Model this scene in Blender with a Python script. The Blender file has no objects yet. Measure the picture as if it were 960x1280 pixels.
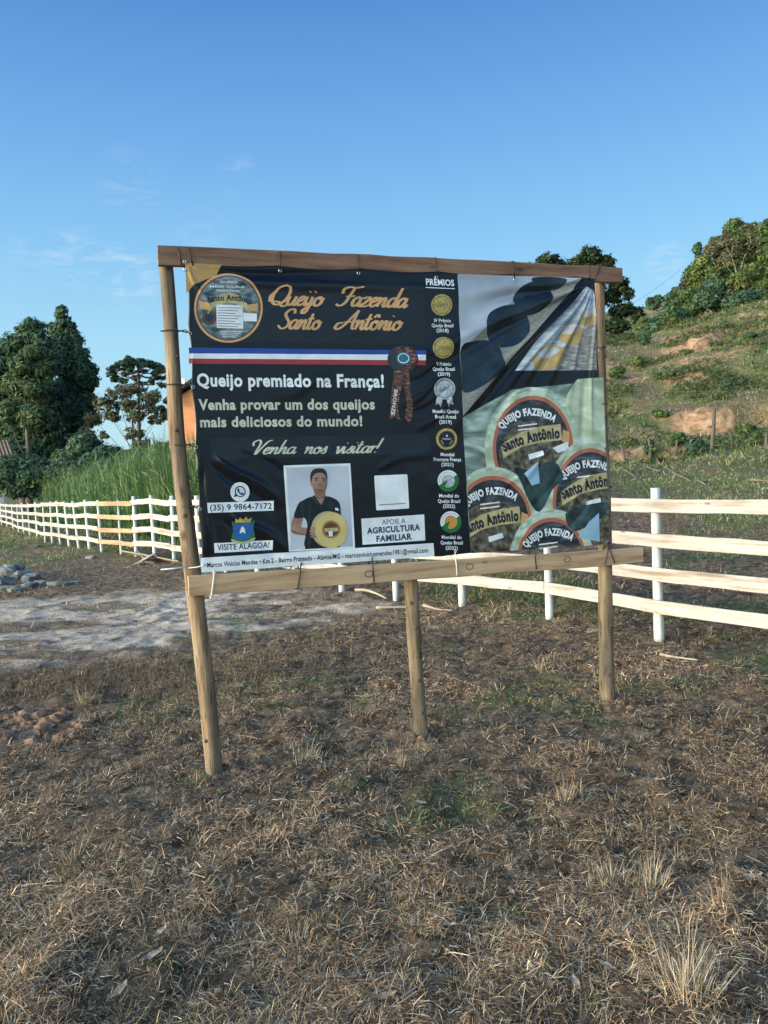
import bpy, math, random
import numpy as np
from mathutils import Matrix, Vector
random.seed(7); rng = np.random.default_rng(11)
R = math.radians
sc = bpy.context.scene
COL = sc.collection

# ------------------------------------------------------------------ camera
EYE = 1.6
F = 962.0                       # focal length in units of a 960 x 1280 picture
cam_d = bpy.data.cameras.new('camera'); cam = bpy.data.objects.new('camera', cam_d); COL.objects.link(cam)
cam_d.sensor_fit = 'VERTICAL'; cam_d.sensor_height = 34.6; cam_d.lens = 34.6 * F / 1280
cam_d.clip_start = 0.05; cam_d.clip_end = 3000
CM = Matrix.Rotation(R(90 - 2.86), 4, 'X') @ Matrix.Rotation(R(-2.35), 4, 'Z')
cam.matrix_world = Matrix.Translation((0, 0, EYE)) @ CM
sc.camera = cam
CR = np.array(CM.to_3x3())

# ------------------------------------------------------------------ sun, sky, exposure
SUN_EL, SUN_AZ = 9.0, 248.0      # azimuth clockwise from +Y: behind the camera, to the left
sd = Vector((math.sin(R(SUN_AZ)) * math.cos(R(SUN_EL)), math.cos(R(SUN_AZ)) * math.cos(R(SUN_EL)), math.sin(R(SUN_EL))))
sun_d = bpy.data.lights.new('sun', 'SUN'); sun = bpy.data.objects.new('sun', sun_d); COL.objects.link(sun)
sun_d.energy = 1.7; sun_d.angle = R(2.0); sun_d.color = (1.0, 0.80, 0.64)
sun.rotation_euler = (-sd).to_track_quat('-Z', 'Y').to_euler()
w = bpy.data.worlds.new('World'); sc.world = w; w.use_nodes = True
nt = w.node_tree; nt.nodes.clear()
def N(tree, t, **kw):
    n = tree.nodes.new(t)
    for k, v in kw.items(): setattr(n, k, v)
    return n
sky = N(nt, 'ShaderNodeTexSky', sky_type='NISHITA', sun_disc=False)
sky.sun_elevation = R(SUN_EL); sky.sun_rotation = R(SUN_AZ); sky.altitude = 1200; sky.air_density = 1.0; sky.dust_density = 0.4; sky.ozone_density = 1.6
SKY = 0.15
hs = N(nt, 'ShaderNodeHueSaturation'); hs.inputs['Saturation'].default_value = 1.12; hs.inputs['Value'].default_value = 1.0
bg = N(nt, 'ShaderNodeBackground'); bg.inputs['Strength'].default_value = SKY
wo = N(nt, 'ShaderNodeOutputWorld')
L = nt.links.new
L(sky.outputs[0], hs.inputs['Color'])
# thin wisps of cloud low in the sky
EXPO = 0.9; KS = 1 / (2 ** EXPO * SKY)
def lin(r, g, b_): return tuple(((c / 255 + .055) / 1.055) ** 2.4 if c > 10 else c / 3294 for c in (r, g, b_))
tc = N(nt, 'ShaderNodeTexCoord'); sx = N(nt, 'ShaderNodeSeparateXYZ'); L(tc.outputs['Generated'], sx.inputs[0])
er = N(nt, 'ShaderNodeValToRGB'); e = er.color_ramp.elements
e[0].position = 0.0; e[0].color = (*lin(186, 226, 238), 1); e[1].position = 1.0; e[1].color = (*lin(44, 88, 160), 1)
for p_, c_ in ((.07, (178, 225, 243)), (.17, (170, 223, 248)), (.28, (142, 203, 248)), (.40, (115, 175, 238)), (.52, (86, 144, 217)), (.7, (58, 106, 190))):
    q = e.new(p_); q.color = (*lin(*c_), 1)
L(sx.outputs['Z'], er.inputs['Fac'])
vm = N(nt, 'ShaderNodeVectorMath', operation='SCALE'); vm.inputs['Scale'].default_value = KS; L(er.outputs[0], vm.inputs[0])
m1 = N(nt, 'ShaderNodeMix', data_type='RGBA'); m1.inputs['Factor'].default_value = .85; L(hs.outputs[0], m1.inputs[6]); L(vm.outputs[0], m1.inputs[7])
# a few faint wisps of cloud
mp = N(nt, 'ShaderNodeMapping'); mp.inputs['Scale'].default_value = (9, 9, 34); L(tc.outputs['Generated'], mp.inputs['Vector'])
cn = N(nt, 'ShaderNodeTexNoise'); cn.inputs['Scale'].default_value = 3.2; cn.inputs['Detail'].default_value = 6; cn.inputs['Distortion'].default_value = .5; L(mp.outputs[0], cn.inputs['Vector'])
cr = N(nt, 'ShaderNodeMapRange'); cr.inputs['From Min'].default_value = .46; cr.inputs['From Max'].default_value = .68; L(cn.outputs['Fac'], cr.inputs['Value'])
acc = None
for (x_, y_, deg, amt) in ((97, 322, 2.4, .55), (158, 346, 2.6, .65), (160, 228, 2.6, .22), (300, 221, 1.8, .25), (832, 330, 1.7, .5), (30, 330, 2.5, .2), (250, 290, 2.5, .15)):
    dv = CR @ np.array([(x_ - 480) / F, -(y_ - 640) / F, -1.0]); dv /= np.linalg.norm(dv)
    dt = N(nt, 'ShaderNodeVectorMath', operation='DOT_PRODUCT'); nv = N(nt, 'ShaderNodeVectorMath', operation='NORMALIZE'); L(tc.outputs['Generated'], nv.inputs[0]); L(nv.outputs[0], dt.inputs[0]); dt.inputs[1].default_value = tuple(dv)
    mr = N(nt, 'ShaderNodeMapRange', interpolation_type='SMOOTHSTEP'); mr.inputs['From Min'].default_value = math.cos(R(deg)); mr.inputs['From Max'].default_value = 1.0; mr.inputs['To Max'].default_value = amt * .65; L(dt.outputs['Value'], mr.inputs['Value'])
    if acc is None: acc = mr.outputs[0]
    else:
        ad = N(nt, 'ShaderNodeMath', operation='ADD'); L(acc, ad.inputs[0]); L(mr.outputs[0], ad.inputs[1]); acc = ad.outputs[0]
mu = N(nt, 'ShaderNodeMath', operation='MULTIPLY'); L(cr.outputs[0], mu.inputs[0]); L(acc, mu.inputs[1])
mx = N(nt, 'ShaderNodeMix', data_type='RGBA'); L(mu.outputs[0], mx.inputs['Factor']); L(m1.outputs[2], mx.inputs[6]); mx.inputs[7].default_value = (*[c * KS for c in lin(222, 238, 248)], 1)
# the sky grows brighter and warmer towards the low sun behind the camera
ds = N(nt, 'ShaderNodeVectorMath', operation='DOT_PRODUCT'); L(tc.outputs['Generated'], ds.inputs[0]); ds.inputs[1].default_value = tuple(sd)
ms_ = N(nt, 'ShaderNodeMapRange', interpolation_type='SMOOTHSTEP'); ms_.inputs['From Min'].default_value = 0.1; ms_.inputs['From Max'].default_value = 1.0; L(ds.outputs['Value'], ms_.inputs['Value'])
gl = N(nt, 'ShaderNodeMix', data_type='RGBA', blend_type='MULTIPLY'); gl.inputs['Factor'].default_value = 1.0; L(mx.outputs[2], gl.inputs[6])
gw = N(nt, 'ShaderNodeMix', data_type='RGBA'); L(ms_.outputs[0], gw.inputs['Factor']); gw.inputs[6].default_value = (1, 1, 1, 1); gw.inputs[7].default_value = (17.0, 10.6, 5.8, 1); L(gw.outputs[2], gl.inputs[7])
L(gl.outputs[2], bg.inputs['Color']); L(bg.outputs[0], wo.inputs[0])
vs = sc.view_settings; vs.view_transform = 'Standard'; vs.look = 'None'; vs.gamma = 1; vs.exposure = EXPO; vs.use_curve_mapping = False
sc.cycles.max_bounces = 6; sc.cycles.diffuse_bounces = 3; sc.cycles.glossy_bounces = 2; sc.cycles.transmission_bounces = 2
sc.cycles.use_denoising = True

# ------------------------------------------------------------------ helpers
def ray(px, py):
    v = np.array([(px - 480) / F, -(py - 640) / F, -1.0])
    return CR @ v
def at_depth(px, py, y):
    d = ray(px, py); k = y / d[1]
    return np.array([d[0] * k, y, EYE + d[2] * k])
def on_ground(px, py, z=0.0):
    d = ray(px, py); k = (z - EYE) / d[2]
    return np.array([d[0] * k, d[1] * k, z])
def sstep(a, b, x):
    t = np.clip((x - a) / (b - a), 0, 1); return t * t * (3 - 2 * t)
_P = rng.permutation(256); _V = rng.random(256)
def vn(x, y, s=0):
    x = np.asarray(x, float) + s * 17.31; y = np.asarray(y, float) + s * 5.77
    xi = np.floor(x).astype(int); yi = np.floor(y).astype(int); fx = x - xi; fy = y - yi
    fx = fx * fx * (3 - 2 * fx); fy = fy * fy * (3 - 2 * fy)
    def g(i, j): return _V[_P[(_P[i & 255] + j) & 255]]
    return (g(xi, yi) * (1 - fx) + g(xi + 1, yi) * fx) * (1 - fy) + (g(xi, yi + 1) * (1 - fx) + g(xi + 1, yi + 1) * fx) * fy
def fbm(x, y, s=0, o=4):
    t = 0; a = .5; k = 1
    for i in range(o): t = t + a * vn(x * k, y * k, s + i); a *= .5; k *= 2.03
    return t / (1 - .5 ** o)

def tag(o, label=None, cat=None, group=None, kind=None):
    if label: o['label'] = label
    if cat: o['category'] = cat
    if group: o['group'] = group
    if kind: o['kind'] = kind
    return o
def empty(name, loc, **kw):
    o = bpy.data.objects.new(name, None); COL.objects.link(o); o.location = loc; o.empty_display_size = .2
    return tag(o, **kw)
def link(name, me, mat=None, parent=None):
    o = bpy.data.objects.new(name, me); COL.objects.link(o)
    if mat and not me.materials: me.materials.append(mat)
    if parent:
        o.parent = parent; o.matrix_parent_inverse = Matrix.Identity(4); o.location = -Vector(parent.location)
    return o
def mesh(name, V, Fc, mat=None, parent=None, col=None, smooth=False, uv=None, nrm=None):
    """V (n,3); Fc (m,3|4) array or list of lists; one mesh object in world coordinates"""
    V = np.asarray(V, np.float32); me = bpy.data.meshes.new(name)
    if isinstance(Fc, np.ndarray) and Fc.ndim == 2:
        k = Fc.shape[1]; m = len(Fc)
        me.vertices.add(len(V)); me.vertices.foreach_set('co', V.ravel())
        me.loops.add(m * k); me.loops.foreach_set('vertex_index', Fc.astype(np.int32).ravel())
        me.polygons.add(m); me.polygons.foreach_set('loop_start', np.arange(0, m * k, k, dtype=np.int32))
        me.update(calc_edges=True)
    else:
        me.from_pydata(V.tolist(), [], [list(map(int, f)) for f in Fc]); me.update()
    me.polygons.foreach_set('use_smooth', np.full(len(me.polygons), smooth))
    if col is not None:
        c = np.ones((len(V), 4), np.float32); c[:, :3] = col
        a = me.color_attributes.new('col', 'FLOAT_COLOR', 'POINT'); a.data.foreach_set('color', c.ravel())
    if uv is not None:
        li = np.empty(len(me.loops), np.int32); me.loops.foreach_get('vertex_index', li)
        ul = me.uv_layers.new(name='UVMap'); ul.data.foreach_set('uv', np.asarray(uv, np.float32)[li].ravel())
    if nrm is not None: me.normals_split_custom_set_from_vertices(np.asarray(nrm, np.float32))
    me.update()
    return link(name, me, mat, parent)

def mat(name, rough=.8, spec=.3):
    m = bpy.data.materials.new(name); m.use_nodes = True
    b = m.node_tree.nodes['Principled BSDF']; b.inputs['Roughness'].default_value = rough
    b.inputs['Specular IOR Level'].default_value = spec
    return m, m.node_tree, b
def flat(name, c, rough=.6, spec=.3, metal=0):
    m, t, b = mat(name, rough, spec); b.inputs['Metallic'].default_value = metal
    n = N(t, 'ShaderNodeTexNoise'); n.inputs['Scale'].default_value = 30
    r = N(t, 'ShaderNodeMix', data_type='RGBA'); r.inputs[6].default_value = (*[x * .88 for x in c], 1); r.inputs[7].default_value = (*[min(1, x * 1.1) for x in c], 1)
    t.links.new(n.outputs['Fac'], r.inputs['Factor']); t.links.new(r.outputs[2], b.inputs['Base Color'])
    return m
def noisy(name, stops, scale, stretch=(1, 1, 1), rough=.85, bump=.3, bscale=None, detail=6, coord='Object', spec=.25, dist=.02, rot=(0, 0, 0), distort=0.0):
    m, t, b = mat(name, rough, spec); l = t.links.new
    tc = N(t, 'ShaderNodeTexCoord'); mp = N(t, 'ShaderNodeMapping'); mp.inputs['Scale'].default_value = stretch; mp.inputs['Rotation'].default_value = rot
    l(tc.outputs[coord], mp.inputs['Vector'])
    n = N(t, 'ShaderNodeTexNoise'); n.inputs['Scale'].default_value = scale; n.inputs['Detail'].default_value = detail; n.inputs['Distortion'].default_value = distort
    l(mp.outputs[0], n.inputs['Vector'])
    r = N(t, 'ShaderNodeValToRGB'); el = r.color_ramp.elements
    el[0].position, el[0].color = stops[0][0], (*stops[0][1], 1); el[1].position, el[1].color = stops[-1][0], (*stops[-1][1], 1)
    for p, c in stops[1:-1]: x = el.new(p); x.color = (*c, 1)
    l(n.outputs['Fac'], r.inputs['Fac']); l(r.outputs[0], b.inputs['Base Color'])
    if bump:
        n2 = N(t, 'ShaderNodeTexNoise'); n2.inputs['Scale'].default_value = bscale or scale * 3; n2.inputs['Detail'].default_value = 5
        l(mp.outputs[0], n2.inputs['Vector'])
        bp = N(t, 'ShaderNodeBump'); bp.inputs['Strength'].default_value = bump; bp.inputs['Distance'].default_value = dist
        l(n2.outputs['Fac'], bp.inputs['Height']); l(bp.outputs[0], b.inputs['Normal'])
    return m
def leafmat(name, trans=.25, rough=.6, spec=.25):
    m, t, b = mat(name, rough, spec); l = t.links.new
    a = N(t, 'ShaderNodeAttribute', attribute_name='col'); l(a.outputs['Color'], b.inputs['Base Color'])
    if trans:
        tr = N(t, 'ShaderNodeBsdfTranslucent'); l(a.outputs['Color'], tr.inputs['Color'])
        ms = N(t, 'ShaderNodeMixShader'); ms.inputs[0].default_value = trans
        l(b.outputs[0], ms.inputs[1]); l(tr.outputs[0], ms.inputs[2]); l(ms.outputs[0], t.nodes['Material Output'].inputs[0])
    return m

# ------------------------------------------------------------------ terrain
PY = [0, 6.5, 12, 18, 27, 34, 40, 50, 62, 80, 100, 150, 220, 400]
PZ = [0, 0, .35, .95, 1.95, 3.4, 5.2, 9.3, 13.6, 16.5, 20, 37, 34, 20]
def _step(x, y, x0, yk, s, run, amp, seed):
    yy = y - (yk + amp * (fbm(x * .16, y * 0 + seed * 3.3, seed) - .5) * 2)
    st = sstep(-.55, .55, yy) - sstep(-run, 1.5, yy)
    return s * st, np.exp(-(yy / .75) ** 2)
def base_h(x, y):
    x = np.asarray(x, float); y = np.asarray(y, float)
    az = np.degrees(np.arctan2(x, np.maximum(y, .5)))
    lo = 2 - 20 * sstep(15, 32, y)
    t_ = np.clip((az - lo) / (17 - lo), 0, 1); g = .84 * t_ * t_ * (3 - 2 * t_) + .20 * sstep(17, 28, az) + .25 * sstep(28, 45, az)
    h = g * np.interp(y, PY, PZ)
    h = h - .45 * sstep(-4, -12, az) * sstep(16, 42, y)
    return h, g
def terrain(x, y):
    x = np.asarray(x, float); y = np.asarray(y, float)
    h, g = base_h(x, y)
    hill = sstep(20, 26, y) * sstep(8, 13, np.degrees(np.arctan2(x, np.maximum(y, .5))))
    soil = 0
    for yk, s, run, amp, sd_ in ((29.0, .9, 6, 2.6, 3), (35.5, 1.5, 7, 3.4, 5), (44, 1.0, 7, 4, 8), (55, .8, 7, 5, 11)):
        d, m_ = _step(x, y, 0, yk, s, run, amp, sd_)
        patch = sstep(.38, .54, fbm(x * .2, y * .1, sd_ + 1, 3))
        h = h + d * hill * (.25 + .75 * patch); soil = np.maximum(soil, m_ * patch * hill * sstep(.34, .47, fbm(x * .7, y * .7, sd_ + 40, 4)))
    h = h + hill * (.55 * (fbm(x * .45, y * .45, 21) - .5) + .3 * (fbm(x * 1.6, y * 1.6, 22) - .5) + .42 * soil * (fbm(x * 2.4, y * .8, 23) - .5) + .12 * (fbm(x * 3.5, y * 3.5, 24, 2) - .5))
    near = 1 - sstep(10, 22, np.hypot(x, y))
    h = h + near * (.085 * (fbm(x * 1.3, y * 1.3, 31) - .5) + .07 * (fbm(x * 6, y * 6, 33) - .5)) + (1 - near) * .08 * (fbm(x * 1.1, y * 1.1, 37) - .5)
    return h, soil
def H(x, y): return float(terrain(np.array([x]), np.array([y]))[0][0])

def masks(x, y):
    """pale trampled earth, lush green, red earth weights"""
    # pale bare earth behind and left of the sign
    cx, cy = -4.2, 8.9
    ca, sa = math.cos(.2), math.sin(.2)
    u = (x - cx) * ca + (y - cy) * sa; v = -(x - cx) * sa + (y - cy) * ca
    r = np.sqrt((u / 4.2) ** 2 + (v / 2.35) ** 2)
    pale = sstep(1.12, .72, r + .5 * (fbm(x * .9, y * 1.6, 41) - .5))
    pale = pale * (1 - .8 * sstep(.51, .60, fbm(x * .9, y * 3.0, 43, 5)))
    az = np.degrees(np.arctan2(x, np.maximum(y, .5)))
    green = .55 * sstep(.54, .70, fbm(x * 1.1, y * 1.1, 51, 4)) * (1 - sstep(9, 13, y))
    # meadow past the right fence and by the left fence
    fy = 9.65 - 1.18 * x                        # the fence line
    beyond = sstep(-.2, 1.5, y - fy)
    green = np.maximum(green, beyond * sstep(.36, .58, fbm(x * .5, y * .35, 53, 4)) * .9)
    green = np.maximum(green, sstep(3.0, 0.5, np.abs(y - fy + 1.8)) * sstep(-6.2, -8.0, x) * sstep(.3, .5, fbm(x * .8, y * .8, 57, 3)))
    green = green * (1 - pale)
    red = np.maximum(sstep(.75, .3, np.hypot((x + 2.75), (y - 5.2))), .7 * sstep(.35, .1, np.hypot(x + .88, y - 4.2)))
    red = np.maximum(red, .6 * sstep(.5, .15, np.hypot(x - .2, y - 4.6)))
    return pale, green, red

def lines(segs):
    out = []
    for a, b, s in segs:
        n = max(2, int(round((b - a) / s))); out += list(np.linspace(a, b, n, endpoint=False))
    out.append(segs[-1][1]); return np.array(out)
xs = lines([(-900, -120, 60), (-120, -30, 5), (-30, -8, .6), (-8, -3.2, .09), (-3.2, 3.6, .026), (3.6, 8, .1), (8, 46, .26), (46, 130, 4), (130, 900, 60)])
ys = lines([(-900, -60, 70), (-60, 0, 6), (0, 1.6, .2), (1.6, 6.2, .026), (6.2, 12, .05), (12, 24, .16), (24, 64, .28), (64, 160, 3), (160, 1500, 80)])
X, Y = np.meshgrid(xs, ys); Z, SO = terrain(X, Y)
pale, green, red = masks(X, Y)
# dug soil heaped round the posts' feet and trodden hollows
nx, ny = len(xs), len(ys)
I = np.arange(nx * ny).reshape(ny, nx)
Q = np.stack([I[:-1, :-1], I[:-1, 1:], I[1:, 1:], I[1:, :-1]], -1).reshape(-1, 4)
soilw = np.clip(SO * 1.0, 0, 1)
az_ = np.degrees(np.arctan2(X, np.maximum(Y, .5)))
hillm = sstep(20, 26, Y) * sstep(8, 13, az_)
soilw = np.maximum(soilw, .9 * hillm * sstep(.60, .70, fbm(X * .22, Y * .16, 61, 4)) * sstep(38, 46, Y))
green = np.maximum(green, hillm * (.25 + .7 * sstep(.36, .56, fbm(X * .3, Y * .3, 63, 4))))
mt, t, b = mat('ground_earth', .95, .15); l = t.links.new
at = N(t, 'ShaderNodeAttribute', attribute_name='col'); sp = N(t, 'ShaderNodeSeparateColor'); l(at.outputs['Color'], sp.inputs[0])
tcc = N(t, 'ShaderNodeTexCoord')
def ramp(stops, fac):
    r = N(t, 'ShaderNodeValToRGB'); el = r.color_ramp.elements
    el[0].position, el[0].color = stops[0][0], (*stops[0][1], 1); el[1].position, el[1].color = stops[-1][0], (*stops[-1][1], 1)
    for p, c in stops[1:-1]: x = el.new(p); x.color = (*c, 1)
    l(fac, r.inputs['Fac']); return r.outputs[0]
def nz(s, d=6, dist=0, rough=.55):
    n = N(t, 'ShaderNodeTexNoise'); n.inputs['Scale'].default_value = s; n.inputs['Detail'].default_value = d; n.inputs['Distortion'].default_value = dist; n.inputs['Roughness'].default_value = rough
    l(tcc.outputs['Object'], n.inputs['Vector']); return n.outputs['Fac']
def mixc(f, a, c):
    m = N(t, 'ShaderNodeMix', data_type='RGBA'); l(f, m.inputs['Factor']); l(a, m.inputs[6]); l(c, m.inputs[7]); return m.outputs[2]
dry = ramp([(.34, (.026, .018, .014)), (.45, (.105, .070, .048)), (.56, (.24, .165, .11)), (.70, (.40, .29, .20))], nz(9, 10, .6, .7))
grn = ramp([(.34, (.035, .05, .02)), (.47, (.10, .125, .042)), (.66, (.22, .21, .095))], nz(5, 10, .4, .75))
pal = ramp([(.38, (.17, .115, .08)), (.46, (.48, .36, .28)), (.60, (.70, .55, .45))], nz(4.5, 9, .8, .7))
rd = ramp([(.36, (.12, .065, .04)), (.47, (.33, .185, .11)), (.62, (.54, .34, .22))], nz(2.2, 8, .3, .65))
c = mixc(sp.outputs[1], dry, grn); c = mixc(sp.outputs[0], c, pal); c = mixc(sp.outputs[2], c, rd)
l(c, b.inputs['Base Color'])
bp = N(t, 'ShaderNodeBump'); bp.inputs['Strength'].default_value = 1.0; bp.inputs['Distance'].default_value = .05
l(nz(28, 8, .4, .7), bp.inputs['Height']); l(bp.outputs[0], b.inputs['Normal'])
gcol = np.stack([pale.ravel(), green.ravel(), np.maximum(soilw, red).ravel()], -1)
ground = mesh('ground', np.stack([X.ravel(), Y.ravel(), Z.ravel()], -1), Q, mt, col=gcol, smooth=True)
tag(ground, 'rough dry pasture ground with pale trodden earth and a scarred green hillside', 'ground', kind='structure')

# ------------------------------------------------------------------ blades of grass and straw
def blades(P, direc, length, width, bend, col, segs=2, lift=None):
    """P (n,3) roots, direc (n,3) unit, bend: droop amount; returns V,F,C"""
    n = len(P); side = np.cross(direc, np.array([0, 0, 1.0])) + rng.normal(0, .3, (n, 3)); side /= np.linalg.norm(side, axis=1)[:, None] + 1e-9
    V = []; 
    for i in range(segs + 1):
        s = i / segs
        p = P + direc * (length * s)[:, None]; p[:, 2] -= bend * length * s * s
        wd = width * (1 - s * .85) if i else width * .8
        if i == segs: V.append(p)
        else: V += [p - side * wd[:, None] / 2, p + side * wd[:, None] / 2]
    k = 2 * segs + 1; V = np.stack(V, 1).reshape(-1, 3)
    o = (np.arange(n) * k)[:, None]; Fs = []
    for i in range(segs - 1): Fs += [np.concatenate([o + 2 * i, o + 2 * i + 1, o + 2 * i + 3], 1), np.concatenate([o + 2 * i, o + 2 * i + 3, o + 2 * i + 2], 1)]
    i = segs - 1; Fs.append(np.concatenate([o + 2 * i, o + 2 * i + 1, o + 2 * segs], 1))
    return V, np.concatenate(Fs), np.repeat(col, k, axis=0)
PAL = np.array([(.54, .40, .265), (.40, .285, .18), (.68, .54, .39), (.26, .18, .115), (.17, .12, .08), (.085, .062, .045), (.44, .38, .31), (.36, .20, .105)])
GR = np.array([(.08, .17, .04), (.12, .23, .05), (.07, .14, .045), (.19, .25, .08)])
M_straw = leafmat('dry_straw', .15, .9, .06); M_grass = leafmat('green_blades', .3, .55, .3)
def randdir(n, lo, hi):
    a = rng.uniform(0, 2 * np.pi, n); e = rng.uniform(lo, hi, n)
    return np.stack([np.cos(a) * np.cos(e), np.sin(a) * np.cos(e), np.sin(e)], -1)
def scatter(n, y0, y1, p=1.0, xw=.62):
    """points in the view wedge and a margin round it, even per picture area to a degree"""
    y = (y0 ** (1 - p) + rng.random(n) * (y1 ** (1 - p) - y0 ** (1 - p))) ** (1 / (1 - p)) if p != 1 else y0 * (y1 / y0) ** rng.random(n)
    x = rng.uniform(-1, 1, n) * (xw * y + .8)
    return x, y
# flat lying straw
def straw(n, y0, y1, lo, hi, lmin, lmax, wk, p=1.2, dens=None):
    x, y = scatter(n, y0, y1, p); pl, gg, rr = masks(x, y)
    cl = fbm(x * 2.2, y * 2.2, 71, 3); keep = rng.random(n) < np.clip(.10 + 3.6 * (cl - .41), .07, 1) * (1 - .93 * pl) * (1 - .55 * rr)
    x, y, cl = x[keep], y[keep], cl[keep]; m = len(x); z = terrain(x, y)[0]
    ln = rng.uniform(lmin, lmax, m) * rng.uniform(.5, 1, m); d = randdir(m, lo, hi)
    bright = (.55 + .75 * fbm(x * .9, y * .9, 75, 3))[:, None]
    c = PAL[rng.integers(0, 8, m)] * rng.uniform(.55, 1.45, (m, 1)) * bright * np.array([1.24, 1.1, .97])
    P = np.stack([x, y, z + rng.uniform(0, .02, m)], -1)
    return blades(P, d, ln, wk * rng.uniform(.7, 1.6, m) * (.6 + .25 * y), rng.uniform(.1, .6, m), c)
def litter(n, y0, y1):
    x, y = scatter(n, y0, y1, 1.25); pl = masks(x, y)[0]; k = rng.random(n) > .9 * pl; x, y = x[k], y[k]; m = len(x)
    c = PAL[rng.choice([0, 1, 3, 4, 4, 5, 5, 5, 5, 6, 7], m)] * rng.uniform(.5, 1.2, (m, 1))
    return blades(np.stack([x, y, terrain(x, y)[0] + rng.uniform(-.002, .012, m)], -1), randdir(m, -.1, .5), rng.uniform(.012, .05, m), rng.uniform(.002, .005, m) * (.6 + .22 * y), rng.uniform(0, .4, m), c, 2)
def clumps(n, y0, y1):
    x, y = scatter(n, y0, y1, 1.3); pl = masks(x, y)[0]; k = rng.random(n) > pl; x, y = x[k], y[k]; n = len(x); m = rng.integers(12, 46, n); w_ = np.repeat(np.arange(n), m); k = len(w_); s_ = rng.uniform(.4, 1.3, n)[w_]
    a = rng.uniform(0, 6.283, k); r_ = .05 * s_ * rng.random(k); X_ = x[w_] + r_ * np.cos(a); Y_ = y[w_] + r_ * np.sin(a); lx, ly = rng.normal(0, .35, (2, n))
    d = np.stack([np.cos(a) * rng.uniform(.2, 1.4, k) + lx[w_], np.sin(a) * rng.uniform(.2, 1.4, k) + ly[w_], np.ones(k)], -1); d /= np.linalg.norm(d, axis=1)[:, None]
    c = PAL[rng.integers(0, 8, k)] * rng.uniform(.6, 1.2, (k, 1)) * rng.uniform(.6, 1.25, n)[w_][:, None]
    return blades(np.stack([X_, Y_, terrain(X_, Y_)[0]], -1), d, rng.uniform(.04, .13, k) * s_, .0021 * rng.uniform(.7, 1.4, k) * (.7 + .2 * Y_), rng.uniform(.1, .9, k), c)
def join(parts):
    Vs, Fs, Cs = [], [], []; o = 0
    for V, F_, C in parts: Vs.append(V); Fs.append(F_ + o); Cs.append(C); o += len(V)
    return np.concatenate(Vs), np.concatenate(Fs), np.concatenate(Cs)
V, Fc, C = join([straw(300000, 1.5, 9, 0, .4, .02, .085, .0019), straw(45000, 1.5, 9, 0, .35, .08, .2, .0021), straw(110000, 1.5, 12, .1, 1.3, .03, .10, .0019), straw(40000, 8, 26, .1, 1.1, .1, .25, .0017, 1.0), clumps(1500, 1.6, 9), litter(150000, 1.5, 10)])
tag(mesh('dry_grass', V, Fc, M_straw, col=C), 'matted straw and dry cut grass over the brown pasture', 'grass', kind='stuff')
# green sprigs
def sprigs(n, y0, y1, p, lmin, lmax, wk, thr=.35):
    x, y = scatter(n, y0, y1, p); pl, gg, rr = masks(x, y); az = np.degrees(np.arctan2(x, y))
    hm = sstep(20, 26, y) * sstep(8, 13, az); gg = np.maximum(gg, hm * .7)
    keep = rng.random(n) < np.clip(gg - .1 + .02, .012, 1); x, y = x[keep], y[keep]; m = len(x); z = terrain(x, y)[0]
    mixd = rng.random(m) < .30 * sstep(6, 12, y) + .14 + .14 * sstep(22, 28, y)
    c = np.where(mixd[:, None], PAL[rng.integers(0, 4, m)] * .75, GR[rng.integers(0, 4, m)]) * rng.uniform(.6, 1.3, (m, 1)) * (.5 + fbm(x * .6, y * .6, 77, 3))[:, None]
    return blades(np.stack([x, y, z], -1), randdir(m, .5, 1.4), rng.uniform(lmin, lmax, m), wk * rng.uniform(.7, 1.5, m) * (1 + .3 * y), rng.uniform(.1, .7, m), c)
V, Fc, C = join([sprigs(90000, 1.6, 12, 1.1, .03, .09, .0022), sprigs(190000, 8.5, 30, 1.0, .05, .15, .0024), sprigs(110000, 22, 62, 1.0, .12, .38, .003)])
tag(mesh('green_grass', V, Fc, M_grass, col=C), 'short green grass growing in patches and over the hillside', 'grass', kind='stuff')

# separate dry tufts that stand out, each a thing
def tuft(px, py, h, n, label, green=0, lean=0, wide=.05, spread=.5):
    p = on_ground(px, py); z = H(p[0], p[1]); o = np.zeros((n, 3)); a = rng.uniform(0, 6.283, n); r = rng.uniform(0, wide, n)
    P = np.stack([p[0] + r * np.cos(a), p[1] + r * np.sin(a), np.full(n, z)], -1)
    lx, ly = rng.normal(0, .12, 2); d = np.stack([np.cos(a) * spread * rng.random(n) + lx + rng.normal(0, .15, n), np.sin(a) * spread * rng.random(n) + ly + rng.normal(0, .15, n), np.ones(n)], -1); d /= np.linalg.norm(d, axis=1)[:, None]
    base = GR if green else PAL[[0, 0, 1, 2, 2, 6]]
    n = n; c = base[rng.integers(0, len(base), n)] * rng.uniform(.45, 1.05, (n, 1))
    V, Fc, C = blades(P, d, h * rng.uniform(.25, 1, n) ** 1.2, rng.uniform(.0016, .003, n) * (1 + .12 * p[1]), rng.uniform(0, .9, n) ** 1.5, c, 4)
    if wide >= .2: o = mesh('grass_patch', V, Fc, M_grass if green else M_straw, col=C); tag(o, label, kind='stuff')
    elif green: o = mesh('green_tuft', V, Fc, M_grass, col=C); tag(o, label, 'grass tuft', 'green sprouts in the pasture')
    else: o = mesh('dry_grass_tuft', V, Fc, M_straw, col=C); tag(o, label, 'grass tuft', 'dry grass tufts standing in the pasture')
tuft(855, 1245, .26, 190, 'largest bleached straw tuft at the bottom right corner of the pasture', wide=.09, spread=.7)
tuft(816, 1105, .22, 130, 'upright tan tuft just above the largest bleached tuft', wide=.06)
tuft(765, 1095, .17, 110, 'brownish curved tuft beside and left of the upright tan tuft', wide=.07, spread=.9)
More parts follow.
